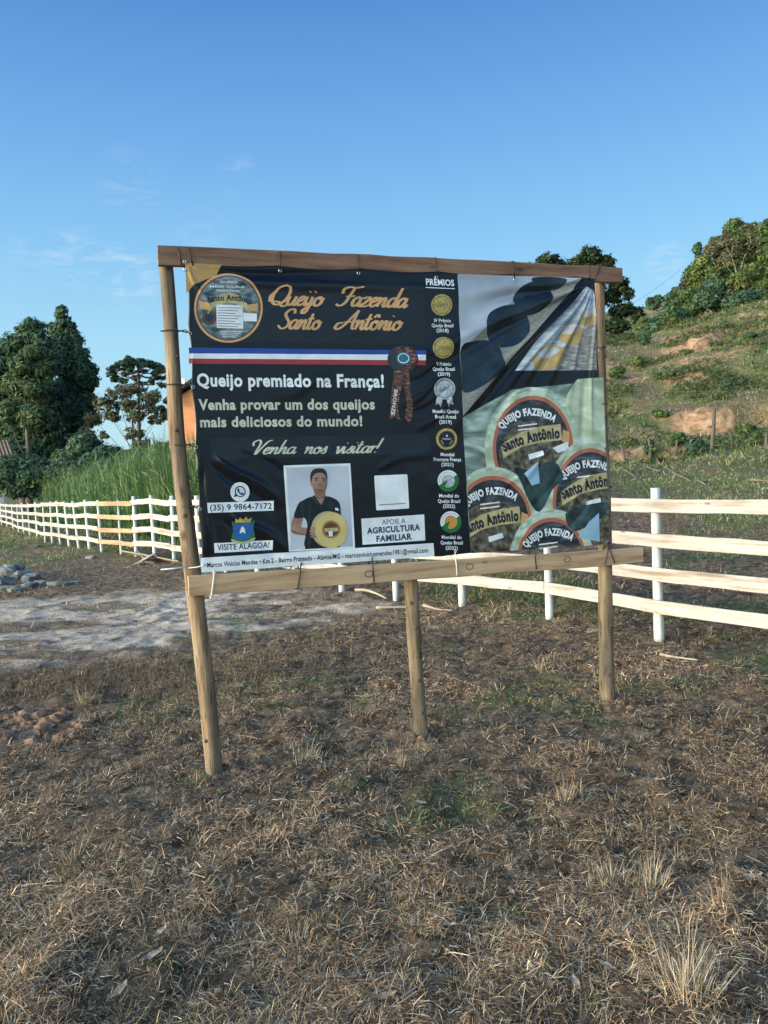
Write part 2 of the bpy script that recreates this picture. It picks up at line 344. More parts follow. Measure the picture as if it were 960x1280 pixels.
tuft(706, 1000, .16, 110, 'pale feathery tuft between the middle and right sign posts, nearest the camera', wide=.045)
tuft(503, 955, .16, 90, 'tan tuft standing just in front of the middle sign post', wide=.05)
tuft(383, 950, .17, 110, 'broad buff tuft between the left and middle sign posts', wide=.09)
tuft(676, 838, .16, 80, 'small reddish straw tuft just in front of the short fence post behind the sign', wide=.06)
tuft(105, 880, .20, 90, 'pale dry tuft in the dark weeds left of the sign', wide=.06)
tuft(90, 1075, .17, 110, 'ragged straw tuft low on the left of the pasture', wide=.08, spread=.9)
tuft(905, 1135, .17, 80, 'thin straw tuft close to the right edge beside a pale leaf', wide=.06)
tuft(225, 1165, .15, 70, 'orange tinged tuft low in the foreground under the left sign post', wide=.05)
tuft(375, 1170, .2, 60, 'sparse upright stalks in the foreground below the middle of the sign', wide=.1)
tuft(580, 975, .09, 220, 'wide bright green patch of grass in front of the middle sign post', 1, wide=.22, spread=1.4)
tuft(85, 1090, .10, 60, 'small green sprout beside the ragged straw tuft', 1, wide=.05, spread=1)
tuft(645, 1130, .06, 50, 'little clover-green sprig in the middle foreground', 1, wide=.04, spread=1.4)
tuft(745, 1250, .08, 60, 'green sprout at the bottom of the foreground left of the largest tuft', 1, wide=.05, spread=1.2)
for k_, (px_, py_, lb_) in enumerate(((395, 800, 'green sprig patch on the grass behind and between the left and middle posts'), (455, 880, 'little green sprig left of the middle sign post'), (560, 815, 'green sprigs right behind the middle sign post'), (750, 905, 'green sprig at the foot of the right sign post'), (240, 985, 'green sprout at the foot of the left sign post'), (440, 985, 'pale green sprig left of the wide green patch'), (905, 800, 'leafy weeds beneath the right fence rails'), (610, 770, 'green weeds at the foot of the fence behind the banner'), (335, 885, 'yellowish sprout right of the left sign post'))):
    tuft(px_, py_, .10, 70, lb_, 1, wide=.085, spread=1.3)
tuft(15, 808, .12, 90, 'leafy green weed on the pale earth by the left edge', 1, wide=.12, spread=1.6)
tuft(290, 782, .1, 420, 'low green mat growing on the pale earth behind the left sign post', 1, wide=.36, spread=1.6)
tuft(128, 762, .1, 160, 'flat greyish tuft on the pale earth between stones and left sign post', 0, wide=.3, spread=1.8)
tuft(70, 680, .35, 420, 'dense green weed clump in front of the far left fence', 1, wide=1.3, spread=.8)

# dark dry weeds at the edge of the trodden earth
n = 2600; x = rng.normal(-2.2, 1.05, n); y = 6.35 + .12 * x + rng.normal(0, .35, n); z = terrain(x, y)[0]
V, Fc, C = blades(np.stack([x, y, z], -1), randdir(n, .5, 1.45), rng.uniform(.08, .34, n), rng.uniform(.0025, .005, n), rng.uniform(0, .5, n), PAL[rng.integers(3, 6, n)] * rng.uniform(.6, 1.3, (n, 1)), 2)
tag(mesh('dead_weeds', V, Fc, M_straw, col=C), 'band of dark dead weeds along the edge of the pale earth', 'weeds', kind='stuff')

# fallen leaves
M_leaf = noisy('dead_leaf', [(.35, (.26, .17, .11)), (.65, (.46, .35, .26))], 30, rough=.9, spec=.05)
def leaf(px, py, L_, yaw, label, tint=None, curl=.3):
    p = on_ground(px, py); z = H(p[0], p[1]) + .022; V = []; Fc = []
    ns = 6
    for i in range(ns + 1):
        s = i / ns; wv = L_ * .17 * math.sin(math.pi * (s * .92 + .04)) ** .8
        for k, q in enumerate((-1, 0, 1)):
            V.append(((s - .5) * L_, q * wv, curl * L_ * (s - .5) ** 2 + .25 * wv * abs(q) + (.003 * math.sin(i * 2.2))))
    for i in range(ns):
        for k in range(2): a = 3 * i + k; Fc.append((a, a + 1, a + 4, a + 3))
    V = np.array(V); ca, sa = math.cos(yaw), math.sin(yaw)
    V = np.stack([V[:, 0] * ca - V[:, 1] * sa + p[0], V[:, 0] * sa + V[:, 1] * ca + p[1], V[:, 2] + z], -1)
    o = mesh('fallen_leaf', V, Fc, M_leaf, smooth=True); tag(o, label, 'leaf', 'dead leaves lying on the pasture')
for a in [(149, 1248, .085, 1.3, 'pale dead leaf standing out at the bottom left of the pasture'), (200, 1172, .07, 1.2, 'curled tan leaf above two bleached leaves on the left'),
          (230, 1092, .06, 2.6, 'broad pale leaf on dark soil left of the sparse stalks'), (412, 1100, .075, .4, 'brown curled leaf right of the broad pale leaf'),
          (524, 1007, .08, 2.6, 'whitish leaf just below the tuft at the middle post'), (655, 983, .075, 2.0, 'upturned leaf between middle and right sign posts'),
          (690, 1010, .07, 1.2, 'thin dark leaf beside the feathery tuft'), (820, 986, .09, .1, 'long pale leaf right of the feathery tuft'),
          (893, 978, .07, 2.5, 'small white leaf near the right edge of the pasture'), (940, 1113, .09, .2, 'bluish white leaf at the right edge'),
          (720, 1240, .07, 1.6, 'narrow leaf low in the foreground left of the big tuft'), (640, 1117, .05, 1.8, 'small upright leaf near the clover-green sprig'),
          (300, 1140, .06, .6, 'tan leaf lying between two dry tufts in the foreground'), (560, 1165, .06, 2.9, 'pale leaf in the dark foreground below the middle post'),
          (480, 1255, .08, .3, 'flat grey leaf at the bottom middle'), (760, 1215, .06, 2.2, 'buff leaf beside the largest tuft'),
          (22, 1110, .07, .2, 'leaf at the left edge near the ragged tuft'), (190, 1205, .09, .9, 'crumpled grey leaf in the lower left foreground'),
          (905, 1250, .06, 1.0, 'small leaf right of the largest tuft')]:
    leaf(*a)

# ------------------------------------------------------------------ solids
def tube(path, rad, n=12, wob=0.0, seed=0, caps=True):
    path = np.asarray(path, float); m = len(path); V = []
    for i in range(m):
        t_ = path[min(i + 1, m - 1)] - path[max(i - 1, 0)]; t_ /= np.linalg.norm(t_) + 1e-9
        a = np.cross(t_, [0, 1, 0.03]) if abs(t_[1]) < .9 else np.cross(t_, [1, 0, 0]); a /= np.linalg.norm(a); c_ = np.cross(t_, a)
        for k in range(n):
            th = 2 * math.pi * k / n; r = rad[i] * (1 + wob * (float(vn(math.cos(th) * 1.3 + 7, math.sin(th) * 1.3 + i * .35, seed)) - .5) * 2)
            V.append(path[i] + (a * math.cos(th) + c_ * math.sin(th)) * r)
    Fc = [(i * n + k, i * n + (k + 1) % n, (i + 1) * n + (k + 1) % n, (i + 1) * n + k) for i in range(m - 1) for k in range(n)]
    if caps: Fc += [list(range(n))[::-1], list(range((m - 1) * n, m * n))]
    return np.array(V), Fc
def box(c, ux, uy, uz, sx_, sy_, sz_, bev=.0):
    """box centred at c with unit axes and full sizes, chamfered along x"""
    V = []; q = bev
    prof = [(-sy_ / 2 + q, -sz_ / 2), (sy_ / 2 - q, -sz_ / 2), (sy_ / 2, -sz_ / 2 + q), (sy_ / 2, sz_ / 2 - q), (sy_ / 2 - q, sz_ / 2), (-sy_ / 2 + q, sz_ / 2), (-sy_ / 2, sz_ / 2 - q), (-sy_ / 2, -sz_ / 2 + q)] if q else [(-sy_ / 2, -sz_ / 2), (sy_ / 2, -sz_ / 2), (sy_ / 2, sz_ / 2), (-sy_ / 2, sz_ / 2)]
    n = len(prof)
    for s in (-.5, .5):
        for (a, b_) in prof: V.append(np.array(c) + np.array(ux) * s * sx_ + np.array(uy) * a + np.array(uz) * b_)
    Fc = [(k, (k + 1) % n, n + (k + 1) % n, n + k) for k in range(n)] + [list(range(n))[::-1], list(range(n, 2 * n))]
    return np.array(V), Fc
def plank(path, up, thick, hgt, wav=.004, seed=0):
    """sawn board following path (n,3), up vector, thickness across, height; slightly uneven"""
    path = np.asarray(path, float); V = []; up = np.array(up, float)
    for i, p in enumerate(path):
        t_ = path[min(i + 1, len(path) - 1)] - path[max(i - 1, 0)]; t_ /= np.linalg.norm(t_); nn = np.cross(t_, up); nn /= np.linalg.norm(nn)
        h1 = hgt / 2 + wav * (float(vn(i * .6, seed, 3)) - .5) * 2; h2 = hgt / 2 + wav * (float(vn(i * .6, seed + 9, 4)) - .5) * 2; q = .004
        for (a, b_) in ((-thick / 2 + q, -h1), (thick / 2 - q, -h1), (thick / 2, -h1 + q), (thick / 2, h2 - q), (thick / 2 - q, h2), (-thick / 2 + q, h2), (-thick / 2, h2 - q), (-thick / 2, -h1 + q)):
            V.append(p + nn * a + up * b_)
    m = len(path); n = 8
    Fc = [(i * n + k, i * n + (k + 1) % n, (i + 1) * n + (k + 1) % n, (i + 1) * n + k) for i in range(m - 1) for k in range(n)] + [list(range(n))[::-1], list(range((m - 1) * n, m * n))]
    return np.array(V), Fc

# ------------------------------------------------------------------ woods
def mp3(t, tc):
    q = N(t, 'ShaderNodeMapping'); q.inputs['Scale'].default_value = (1, 1, .3); t.links.new(tc.outputs['Object'], q.inputs['Vector']); return q.outputs[0]
def woodmat(name, dark, mid, light, axis='Z', scale=14, knots=True):
    m, t, b = mat(name, .8, .2); l = t.links.new
    tc = N(t, 'ShaderNodeTexCoord'); mp = N(t, 'ShaderNodeMapping')
    st = {'Z': (1, 1, .09), 'X': (.07, .07, 1)}[axis]; mp.inputs['Scale'].default_value = st; l(tc.outputs['Object'], mp.inputs['Vector'])
    n = N(t, 'ShaderNodeTexNoise'); n.inputs['Scale'].default_value = scale * 2.4; n.inputs['Detail'].default_value = 8; n.inputs['Roughness'].default_value = .65; l(mp.outputs[0], n.inputs['Vector'])
    n2 = N(t, 'ShaderNodeTexNoise'); n2.inputs['Scale'].default_value = 3.2; n2.inputs['Detail'].default_value = 3; l(tc.outputs['Object'], n2.inputs['Vector'])
    r = N(t, 'ShaderNodeValToRGB'); el = r.color_ramp.elements; el[0].position = .37; el[0].color = (*dark, 1); el[1].position = .66; el[1].color = (*light, 1); x = el.new(.5); x.color = (*mid, 1)
    ad = N(t, 'ShaderNodeMath', operation='MULTIPLY_ADD'); ad.inputs[1].default_value = .22; l(n2.outputs['Fac'], ad.inputs[0])
    ml = N(t, 'ShaderNodeMath', operation='MULTIPLY'); ml.inputs[1].default_value = .8; l(n.outputs['Fac'], ml.inputs[0]); l(ml.outputs[0], ad.inputs[2])
    l(ad.outputs[0], r.inputs['Fac']); c = r.outputs[0]
    if axis == 'Z' and knots:
        gn = N(t, 'ShaderNodeTexNoise'); gn.inputs['Scale'].default_value = 5.5; gn.inputs['Detail'].default_value = 6; l(mp3(t, tc), gn.inputs['Vector'])
        gm = N(t, 'ShaderNodeMapRange'); gm.inputs['From Min'].default_value = .48; gm.inputs['From Max'].default_value = .66; gm.inputs['To Max'].default_value = .75; l(gn.outputs['Fac'], gm.inputs['Value'])
        gx = N(t, 'ShaderNodeMix', data_type='RGBA'); l(gm.outputs[0], gx.inputs['Factor']); l(c, gx.inputs[6]); gx.inputs[7].default_value = (.12, .10, .085, 1); c = gx.outputs[2]
        cw = N(t, 'ShaderNodeTexNoise'); cw.inputs['Scale'].default_value = 60; cw.inputs['Detail'].default_value = 3; l(mp.outputs[0], cw.inputs['Vector'])
        cm = N(t, 'ShaderNodeMapRange'); cm.inputs['From Min'].default_value = .62; cm.inputs['From Max'].default_value = .68; cm.inputs['To Max'].default_value = .8; l(cw.outputs['Fac'], cm.inputs['Value'])
        cx_ = N(t, 'ShaderNodeMix', data_type='RGBA'); l(cm.outputs[0], cx_.inputs['Factor']); l(c, cx_.inputs[6]); cx_.inputs[7].default_value = (.05, .035, .025, 1); c = cx_.outputs[2]
    if knots:
        v = N(t, 'ShaderNodeTexVoronoi'); v.inputs['Scale'].default_value = 3.6; mp2 = N(t, 'ShaderNodeMapping'); mp2.inputs['Scale'].default_value = (1, 1, .8) if axis == 'Z' else (.8, .8, 2.2)
        l(tc.outputs['Object'], mp2.inputs['Vector']); l(mp2.outputs[0], v.inputs['Vector'])
        kr = N(t, 'ShaderNodeValToRGB'); kr.color_ramp.elements[0].position = .05; kr.color_ramp.elements[0].color = (.75, .75, .75, 1); kr.color_ramp.elements[1].position = .11; kr.color_ramp.elements[1].color = (0, 0, 0, 1)
        l(v.outputs['Distance'], kr.inputs['Fac']); mm = N(t, 'ShaderNodeMix', data_type='RGBA'); l(kr.outputs[0], mm.inputs['Factor']); l(c, mm.inputs[6]); mm.inputs[7].default_value = (*[q * .5 for q in dark], 1); c = mm.outputs[2]
    l(c, b.inputs['Base Color'])
    bp = N(t, 'ShaderNodeBump'); bp.inputs['Strength'].default_value = .9; bp.inputs['Distance'].default_value = .010; l(n.outputs['Fac'], bp.inputs['Height']); l(bp.outputs[0], b.inputs['Normal'])
    return m
M_pole = woodmat('peeled_pole_wood', (.09, .058, .038), (.235, .158, .10), (.37, .265, .175))
M_beamtop = woodmat('brown_sawn_beam', (.11, .055, .04), (.21, .115, .08), (.30, .18, .125), 'X', 9)
M_beambot = woodmat('tan_sawn_beam', (.30, .18, .11), (.50, .32, .20), (.62, .43, .285), 'X', 9)
M_white = woodmat('whitewashed_board', (.24, .18, .14), (.42, .375, .34), (.50, .47, .445), 'X', 6, True)
M_orange = woodmat('raw_orange_board', (.26, .15, .085), (.41, .26, .16), (.50, .34, .215), 'X', 7)
M_wpost = woodmat('white_painted_post', (.27, .26, .24), (.55, .56, .55), (.68, .70, .70), 'Z', 5, False)
M_oldpost = woodmat('weathered_post', (.04, .033, .026), (.09, .075, .06), (.15, .125, .10))
M_board = woodmat('weathered_board', (.20, .15, .11), (.36, .29, .22), (.50, .42, .34), 'X', 8)
M_black = flat('black_cable_tie', (.008, .008, .01), .45, .5)
M_wtie = flat('white_cable_tie', (.75, .75, .78), .45, .4)
M_metal = flat('zinc_eyelet', (.7, .7, .7), .35, .5, .8)

# ------------------------------------------------------------------ the sign frame
SL = np.array([-.925, 4.17, 0.0]); SR = np.array([1.50, 5.15, 0.0]); SU = (SR - SL) / np.linalg.norm(SR - SL); SN = np.array([SU[1], -SU[0], 0.0]); UP = np.array([0, 0, 1.0])
def sgn(px, py, off=0.0):
    """picture point -> (a, z) on the sign plane moved OFF towards the camera"""
    d = ray(px, py); o = np.array([0, 0, EYE]) - (SL + SN * off); k = -np.dot(o, SN) / np.dot(d, SN); p = o + d * k
    return np.array([np.dot(p, SU), p[2]])
def S3(a, z, off): return SL + SU * a + UP * z + SN * off
frame = empty('sign_frame', tuple(SL), label='rustic wooden frame of three peeled poles and two sawn beams holding the banner', cat='sign frame')
def pole(pts, r0, r1, seed):
    pp = [S3(*sgn(x, y, 0), 0) for x, y in pts]
    # dense smooth path, foot sunk in the soil
    foot = pp[-1] + (pp[-1] - pp[-2]) / np.linalg.norm(pp[-1] - pp[-2]) * .12; pp = pp + [foot]
    cum = np.concatenate([[0], np.cumsum([np.linalg.norm(pp[i + 1] - pp[i]) for i in range(len(pp) - 1)])]); tt = np.linspace(0, cum[-1], 46)
    path = np.stack([np.interp(tt, cum, [p[k] for p in pp]) for k in range(3)], -1)
    path[:, 0] += .006 * np.sin(tt * 3.1 + seed); path[:, 1] += .006 * np.sin(tt * 2.3 + seed)
    rad = r0 + (r1 - r0) * tt / cum[-1] + .004 * (np.array([float(vn(q * 2.2, seed, 5)) for q in tt]) - .5)
    V, Fc = tube(path, rad, 16, .05, seed); o = mesh('post', V, Fc, M_pole, frame, smooth=True)
    for kz in (.18, .33, .47, .62, .78, .9):          # knot stubs
        i = int(kz * 45); th = rng.uniform(-.9, .9); n_ = -SN * -math.cos(th) + SU * math.sin(th); c0 = path[i] + n_ * (rad[i] - .006); c1 = path[i] + n_ * (rad[i] + .007)
        V, Fc = tube([c0, (c0 + c1) / 2, c1], [.013, .012, .007], 8); mesh('knot', V, Fc, M_knot, o, smooth=True)
    return path, rad
M_knot = flat('dark_knot', (.12, .075, .045), .8)
def relink(o, par): pass
_link = link
def link(name, me, mat=None, parent=None):          # children of parts: keep world coordinates
    o = bpy.data.objects.new(name, me); COL.objects.link(o)
    if mat and not me.materials: me.materials.append(mat)
    if parent:
        o.parent = parent; w_ = Vector((0, 0, 0)); p = parent
        while p: w_ += Vector(p.location); p = p.parent
        o.location = -w_
    return o
lp, lr = pole([(205, 322), (221.5, 535), (243, 735), (268.5, 968)], .036, .050, 1)
mp_, mr_ = pole([(511, 712), (527.5, 914)], .040, .046, 2)
rp, rr_ = pole([(749, 345), (753, 560), (760.5, 880)], .034, .052, 3)
def beam(p0, p1, off, th, hgt, m, seed):
    a0, z0 = sgn(*p0, off); a1, z1 = sgn(*p1, off); tt = np.linspace(0, 1, 26)
    path = [S3(a0 + (a1 - a0) * q, z0 + (z1 - z0) * q + .006 * math.sin(q * 3.2 + seed), off) for q in tt]
    V, Fc = plank(path, UP, th, hgt, .004, seed); return mesh('beam', V, Fc, m, frame)
beam((197, 321), (776, 343.5), .066, .034, .100, M_beamtop, 1)
bb = beam((235.5, 734), (802, 692.5), .070, .034, .104, M_beambot, 2)
# carved knot marks on the lower beam
for px in (461, 587, 709):
    a, z = sgn(px, 734 + (692.5 - 734) * (px - 235) / 567, .0875); ring = [S3(a + .024 * math.cos(q), z + .018 * math.sin(q), .0872) for q in np.linspace(0, 2 * math.pi, 17)]
    V, Fc = tube(ring, [.0025] * 17, 6, caps=False); mesh('knot', V, Fc, M_knot, bb, smooth=True)

# ------------------------------------------------------------------ banner
BO = .094
banner = empty('banner', tuple(S3(1.2, .9, BO)), label='large black vinyl cheese banner with gold lettering stretched over the wooden frame', cat='banner')
C_TL, C_TR, C_BR, C_BL = [sgn(*p, BO) for p in ((231, 327.5), (743.5, 346.5), (761.5, 680.5), (251.5, 717))]
WR = []
def wr(x1, y1, x2, y2, wpx, amp, pw=1.0):
    WR.append((sgn(x1, y1, BO), sgn(x2, y2, BO), wpx * .0049, amp * .001, pw))
wr(233, 349, 600, 362, 7, 9); wr(236, 337, 480, 344, 5, -6); wr(380, 352, 620, 352, 6, -5)
wr(232, 328, 268, 395, 3, 5); wr(232, 328, 300, 352, 3, 4)
wr(268, 568, 352, 628, 5, 14); wr(262, 578, 350, 645, 5, -10); wr(288, 638, 365, 692, 5, 13); wr(280, 648, 355, 705, 5, -9); wr(300, 560, 372, 602, 4, -6)
wr(247, 560, 258, 700, 3.5, 9); wr(253, 580, 266, 700, 3, -7); wr(240, 440, 247, 560, 3, 5)
FAN = 1.8
for (x2, y2, wp, am) in ((585, 525, 6, -16), (600, 530, 5, 12), (560, 520, 6, 9), (540, 500, 6, -8), (520, 520, 7, 7), (515, 480, 6, -6), (500, 460, 6, 6), (540, 560, 7, 6), (590, 560, 6, -8), (625, 520, 5, 10), (650, 512, 4, -8), (672, 512, 5, 9), (689, 508, 3, -5), (706, 520, 4.6, 7), (716, 490, 3.0, -6), (731, 540, 4, 6), (555, 420, 7, 7), (575, 390, 7, -7), (545, 375, 7, 6), (600, 372, 6, -5), (738, 560, 3, 7), (725, 600, 5, -6)):
    wr(743, 349, x2, y2, wp, am * FAN)
for (x1, y1, x2, y2, wp, am) in ((560, 470, 500, 510, 3.4, 6), (568, 482, 512, 522, 3, -6), (572, 496, 520, 540, 3, 5), (560, 455, 505, 480, 3, -4), (545, 440, 500, 455, 4, 4), (690, 560, 640, 610, 5, 8), (712, 570, 665, 640, 5, -7), (755, 560, 700, 660, 5, 7), (740, 620, 690, 690, 5, -6), (650, 590, 600, 640, 5, 6), (600, 690, 680, 660, 4, 6), (300, 700, 520, 690, 5, 4), (470, 585, 545, 560, 6, 4), (420, 470, 330, 500, 8, 4), (480, 400, 400, 430, 8, 4)):
    wr(x1, y1, x2, y2, wp, am)
def wrinkle(a, z):
    h = np.zeros_like(a)
    for p, q, s, am, pw in WR:
        d = q - p; Ln = math.hypot(*d); d = d / Ln
        t_ = ((a - p[0]) * d[0] + (z - p[1]) * d[1]) / Ln; dist = (a - p[0]) * -d[1] + (z - p[1]) * d[0] + .012 * np.sin(t_ * 7 + p[0] * 9)
        ss = s * (.45 + .9 * np.clip(t_, 0, 1)); along = sstep(-.02, .16, t_) * sstep(1.08, .6, t_)
        h = h + am * along * np.exp(-(dist / ss) ** 2)
    h = h + .010 * (fbm(a * 2.3, z * 2.3, 91, 2) - .5) + .0022 * (fbm(a * 14, z * 14, 93, 2) - .5)
    # hems are held: keep the edge near the plane
    zt = C_TL[1] + (C_TR[1] - C_TL[1]) * (a - C_TL[0]) / (C_TR[0] - C_TL[0])
    h = h * sstep(-.005, .05, zt - z)
    return np.maximum(h, -.012) + .006 * 0
def surf(az):
    a, z = az[:, 0], az[:, 1]; e_ = .002; h = wrinkle(a, z)
    ga = (wrinkle(a + e_, z) - wrinkle(a - e_, z)) / (2 * e_); gz = (wrinkle(a, z + e_) - wrinkle(a, z - e_)) / (2 * e_)
    nn = SN[None] - ga[:, None] * SU[None] - gz[:, None] * UP[None]; nn /= np.linalg.norm(nn, axis=1)[:, None]
    return h, nn
def vinyl(name, c, rough=.42, stops=None, scale=8, stretch=(1, 1, 1), rot=0, detail=5, distort=0, spec=.5):
    rough = rough * .82; spec = .42
    m, t, b = mat(name, rough, spec); l = t.links.new
    tc = N(t, 'ShaderNodeTexCoord'); mp = N(t, 'ShaderNodeMapping'); mp.inputs['Scale'].default_value = stretch; mp.inputs['Rotation'].default_value = (0, 0, rot); l(tc.outputs['UV'], mp.inputs['Vector'])
    n = N(t, 'ShaderNodeTexNoise'); n.inputs['Scale'].default_value = scale; n.inputs['Detail'].default_value = detail; n.inputs['Distortion'].default_value = distort; l(mp.outputs[0], n.inputs['Vector'])
    if stops is None: stops = [(.3, [x * .85 for x in c]), (.7, [min(1, x * 1.12) for x in c])]
    r = N(t, 'ShaderNodeValToRGB'); el = r.color_ramp.elements; el[0].position, el[0].color = stops[0][0], (*stops[0][1], 1); el[1].position, el[1].color = stops[-1][0], (*stops[-1][1], 1)
    for p, q in stops[1:-1]: x = el.new(p); x.color = (*q, 1)
    l(n.outputs['Fac'], r.inputs['Fac']); l(r.outputs[0], b.inputs['Base Color'])
    bn = N(t, 'ShaderNodeTexNoise'); bn.inputs['Scale'].default_value = 420; l(tc.outputs['UV'], bn.inputs['Vector'])
    bp = N(t, 'ShaderNodeBump'); bp.inputs['Strength'].default_value = .12; bp.inputs['Distance'].default_value = .001; l(bn.outputs['Fac'], bp.inputs['Height']); l(bp.outputs[0], b.inputs['Normal'])
    return m
V_black = vinyl('vinyl_black', (.006, .007, .012), .34)
# the sheet
na, nzv = 300, 200
ta, tz = np.meshgrid(np.linspace(0, 1, na), np.linspace(0, 1, nzv))
def sag(ta): return -.012 * np.abs(np.sin(ta * math.pi * 5.3)) 
def quad_pt(ta, tz):
    top = C_TL[None, None] * (1 - ta[..., None]) + C_TR[None, None] * ta[..., None]; bot = C_BL[None, None] * (1 - ta[..., None]) + C_BR[None, None] * ta[..., None]
    g = bot * (1 - tz[..., None]) + top * tz[..., None]
    g[..., 1] += tz * sag(ta) + (1 - tz) * .008 * np.abs(np.sin(ta * math.pi * 5.6))
    g[..., 0] += .01 * (np.abs(np.sin(tz * math.pi * 5)) * (1 - ta) ** 8 - np.abs(np.sin(tz * math.pi * 5)) * ta ** 8)
    return g
G = quad_pt(ta, tz).reshape(-1, 2); h, nn = surf(G)
Pb = SL[None] + SU[None] * G[:, :1] + UP[None] * G[:, 1:] + SN[None] * (BO + h)[:, None]
Ib = np.arange(na * nzv).reshape(nzv, na); Qb = np.stack([Ib[:-1, :-1], Ib[:-1, 1:], Ib[1:, 1:], Ib[1:, :-1]], -1).reshape(-1, 4)
sheet = mesh('vinyl_sheet', Pb, Qb, V_black, banner, smooth=True, uv=G)
sol = sheet.modifiers.new('thickness', 'SOLIDIFY'); sol.thickness = .0012; sol.offset = -1

# --- flat print on the sheet: 2-D triangles in picture units, laid on the sheet
def tri_poly(pts):
    """ear clipping of a simple polygon"""
    pts = [tuple(map(float, p)) for p in pts]
    A = sum(pts[i][0] * pts[(i + 1) % len(pts)][1] - pts[(i + 1) % len(pts)][0] * pts[i][1] for i in range(len(pts)))
    if A < 0: pts = pts[::-1]
    idx = list(range(len(pts))); out = []
    def cr_(o, a, b): return (a[0] - o[0]) * (b[1] - o[1]) - (a[1] - o[1]) * (b[0] - o[0])
    guard = 0
    while len(idx) > 3 and guard < 4000:
        guard += 1; done = False
        for i in range(len(idx)):
            a, b_, c_ = pts[idx[i - 1]], pts[idx[i]], pts[idx[(i + 1) % len(idx)]]
            if cr_(a, b_, c_) <= 1e-9: continue
            if any(cr_(a, b_, pts[k]) >= 0 and cr_(b_, c_, pts[k]) >= 0 and cr_(c_, a, pts[k]) >= 0 for k in idx if k not in (idx[i - 1], idx[i], idx[(i + 1) % len(idx)])): continue
            out.append((a, b_, c_)); idx.pop(i); done = True; break
        if not done: idx.pop(0)
    if len(idx) == 3: out.append(tuple(pts[k] for k in idx))
    return np.array(out)
def smooth_poly(pts, k=6):
    pts = np.array(pts, float); n = len(pts); out = []
    for i in range(n):
        p0, p1, p2, p3 = pts[i - 1], pts[i], pts[(i + 1) % n], pts[(i + 2) % n]
        for j in range(k):
            s = j / k; out.append(.5 * (2 * p1 + (p2 - p0) * s + (2 * p0 - 5 * p1 + 4 * p2 - p3) * s * s + (3 * p1 - p0 - 3 * p2 + p3) * s ** 3))
    return out
def ell(cx, cy, rx, ry, n=36, a0=0, a1=360, rot=0):
    an = np.radians(np.linspace(a0, a1, n, endpoint=(a1 - a0) < 360)); x = rx * np.cos(an); y = -ry * np.sin(an); c_, s_ = math.cos(rot), math.sin(rot)
    return [(cx + x[i] * c_ - y[i] * s_, cy + x[i] * s_ + y[i] * c_) for i in range(len(an))]
def ringt(cx, cy, rx, ry, w_, n=48, a0=0, a1=360):
    an = np.radians(np.linspace(a0, a1, n + 1)); o = np.stack([cx + rx * np.cos(an), cy - ry * np.sin(an)], -1); i_ = np.stack([cx + (rx - w_) * np.cos(an), cy - (ry - w_) * np.sin(an)], -1)
    T = []
    for k in range(n): T += [(o[k], o[k + 1], i_[k + 1]), (o[k], i_[k + 1], i_[k])]
    return np.array(T)
def clip(T, poly):
    """clip triangles by a convex polygon"""
    poly = np.array(poly, float); c0 = poly.mean(0); out = []
    for tri in T:
        P = [np.array(p) for p in tri]
        for i in range(len(poly)):
            a, b_ = poly[i], poly[(i + 1) % len(poly)]; nrm = np.array([-(b_ - a)[1], (b_ - a)[0]]); nrm = nrm if np.dot(nrm, c0 - a) > 0 else -nrm
            q = []
            for k in range(len(P)):
                s, e_ = P[k], P[(k + 1) % len(P)]; ds, de = np.dot(s - a, nrm), np.dot(e_ - a, nrm)
                if ds >= 0: q.append(s)
                if ds * de < 0: q.append(s + (e_ - s) * ds / (ds - de))
            P = q
            if len(P) < 3: break
        for k in range(1, len(P) - 1): out.append((P[0], P[k], P[k + 1]))
    return np.array(out)
def px2az(P):
    P = P.reshape(-1, 2); D = (np.stack([(P[:, 0] - 480) / F, -(P[:, 1] - 640) / F, -np.ones(len(P))], -1)) @ CR.T
    o = np.array([0, 0, EYE]) - (SL + SN * BO); k = -np.dot(o, SN) / (D @ SN); W = o[None] + D * k[:, None]
    return np.stack([W @ SU, W[:, 2]], -1)
def pr(name, T, m, layer, parent=None, clipto=None, Lm=.011, label=None):
    T = np.asarray(T, float)
    if clipto is not None: T = clip(T, clipto)
    if len(T) == 0: return None
    A = px2az(T).reshape(-1, 3, 2)
    for _ in range(14):
        e_ = np.linalg.norm(A - np.roll(A, -1, 1), axis=2); big = e_.max(1) > Lm
        if not big.any(): break
        B = A[big]; k = e_[big].argmax(1); r_ = np.arange(len(B)); p, q, s = B[r_, k], B[r_, (k + 1) % 3], B[r_, (k + 2) % 3]; mm = (p + q) / 2
        A = np.concatenate([A[~big], np.stack([p, mm, s], 1), np.stack([mm, q, s], 1)])
    flat_ = A.reshape(-1, 2); u_, inv = np.unique(np.round(flat_, 6), axis=0, return_inverse=True); inv = inv.reshape(-1, 3)
    inv = inv[(inv[:, 0] != inv[:, 1]) & (inv[:, 1] != inv[:, 2]) & (inv[:, 2] != inv[:, 0])]
    if len(inv) == 0: return None
    a = u_[inv[:, 0]]; b_ = u_[inv[:, 1]]; c_ = u_[inv[:, 2]]; cr_ = (b_[:, 0] - a[:, 0]) * (c_[:, 1] - a[:, 1]) - (b_[:, 1] - a[:, 1]) * (c_[:, 0] - a[:, 0])
    inv[cr_ < 0] = inv[cr_ < 0][:, ::-1]
    h, nn = surf(u_); off = BO + h + .0005 + .00062 * layer
    P = SL[None] + SU[None] * u_[:, :1] + UP[None] * u_[:, 1:] + SN[None] * off[:, None]
    o = mesh(name, P, inv.astype(np.int32), m, parent or banner, smooth=True, uv=u_, nrm=nn)
    if label: o['label'] = label
    return o
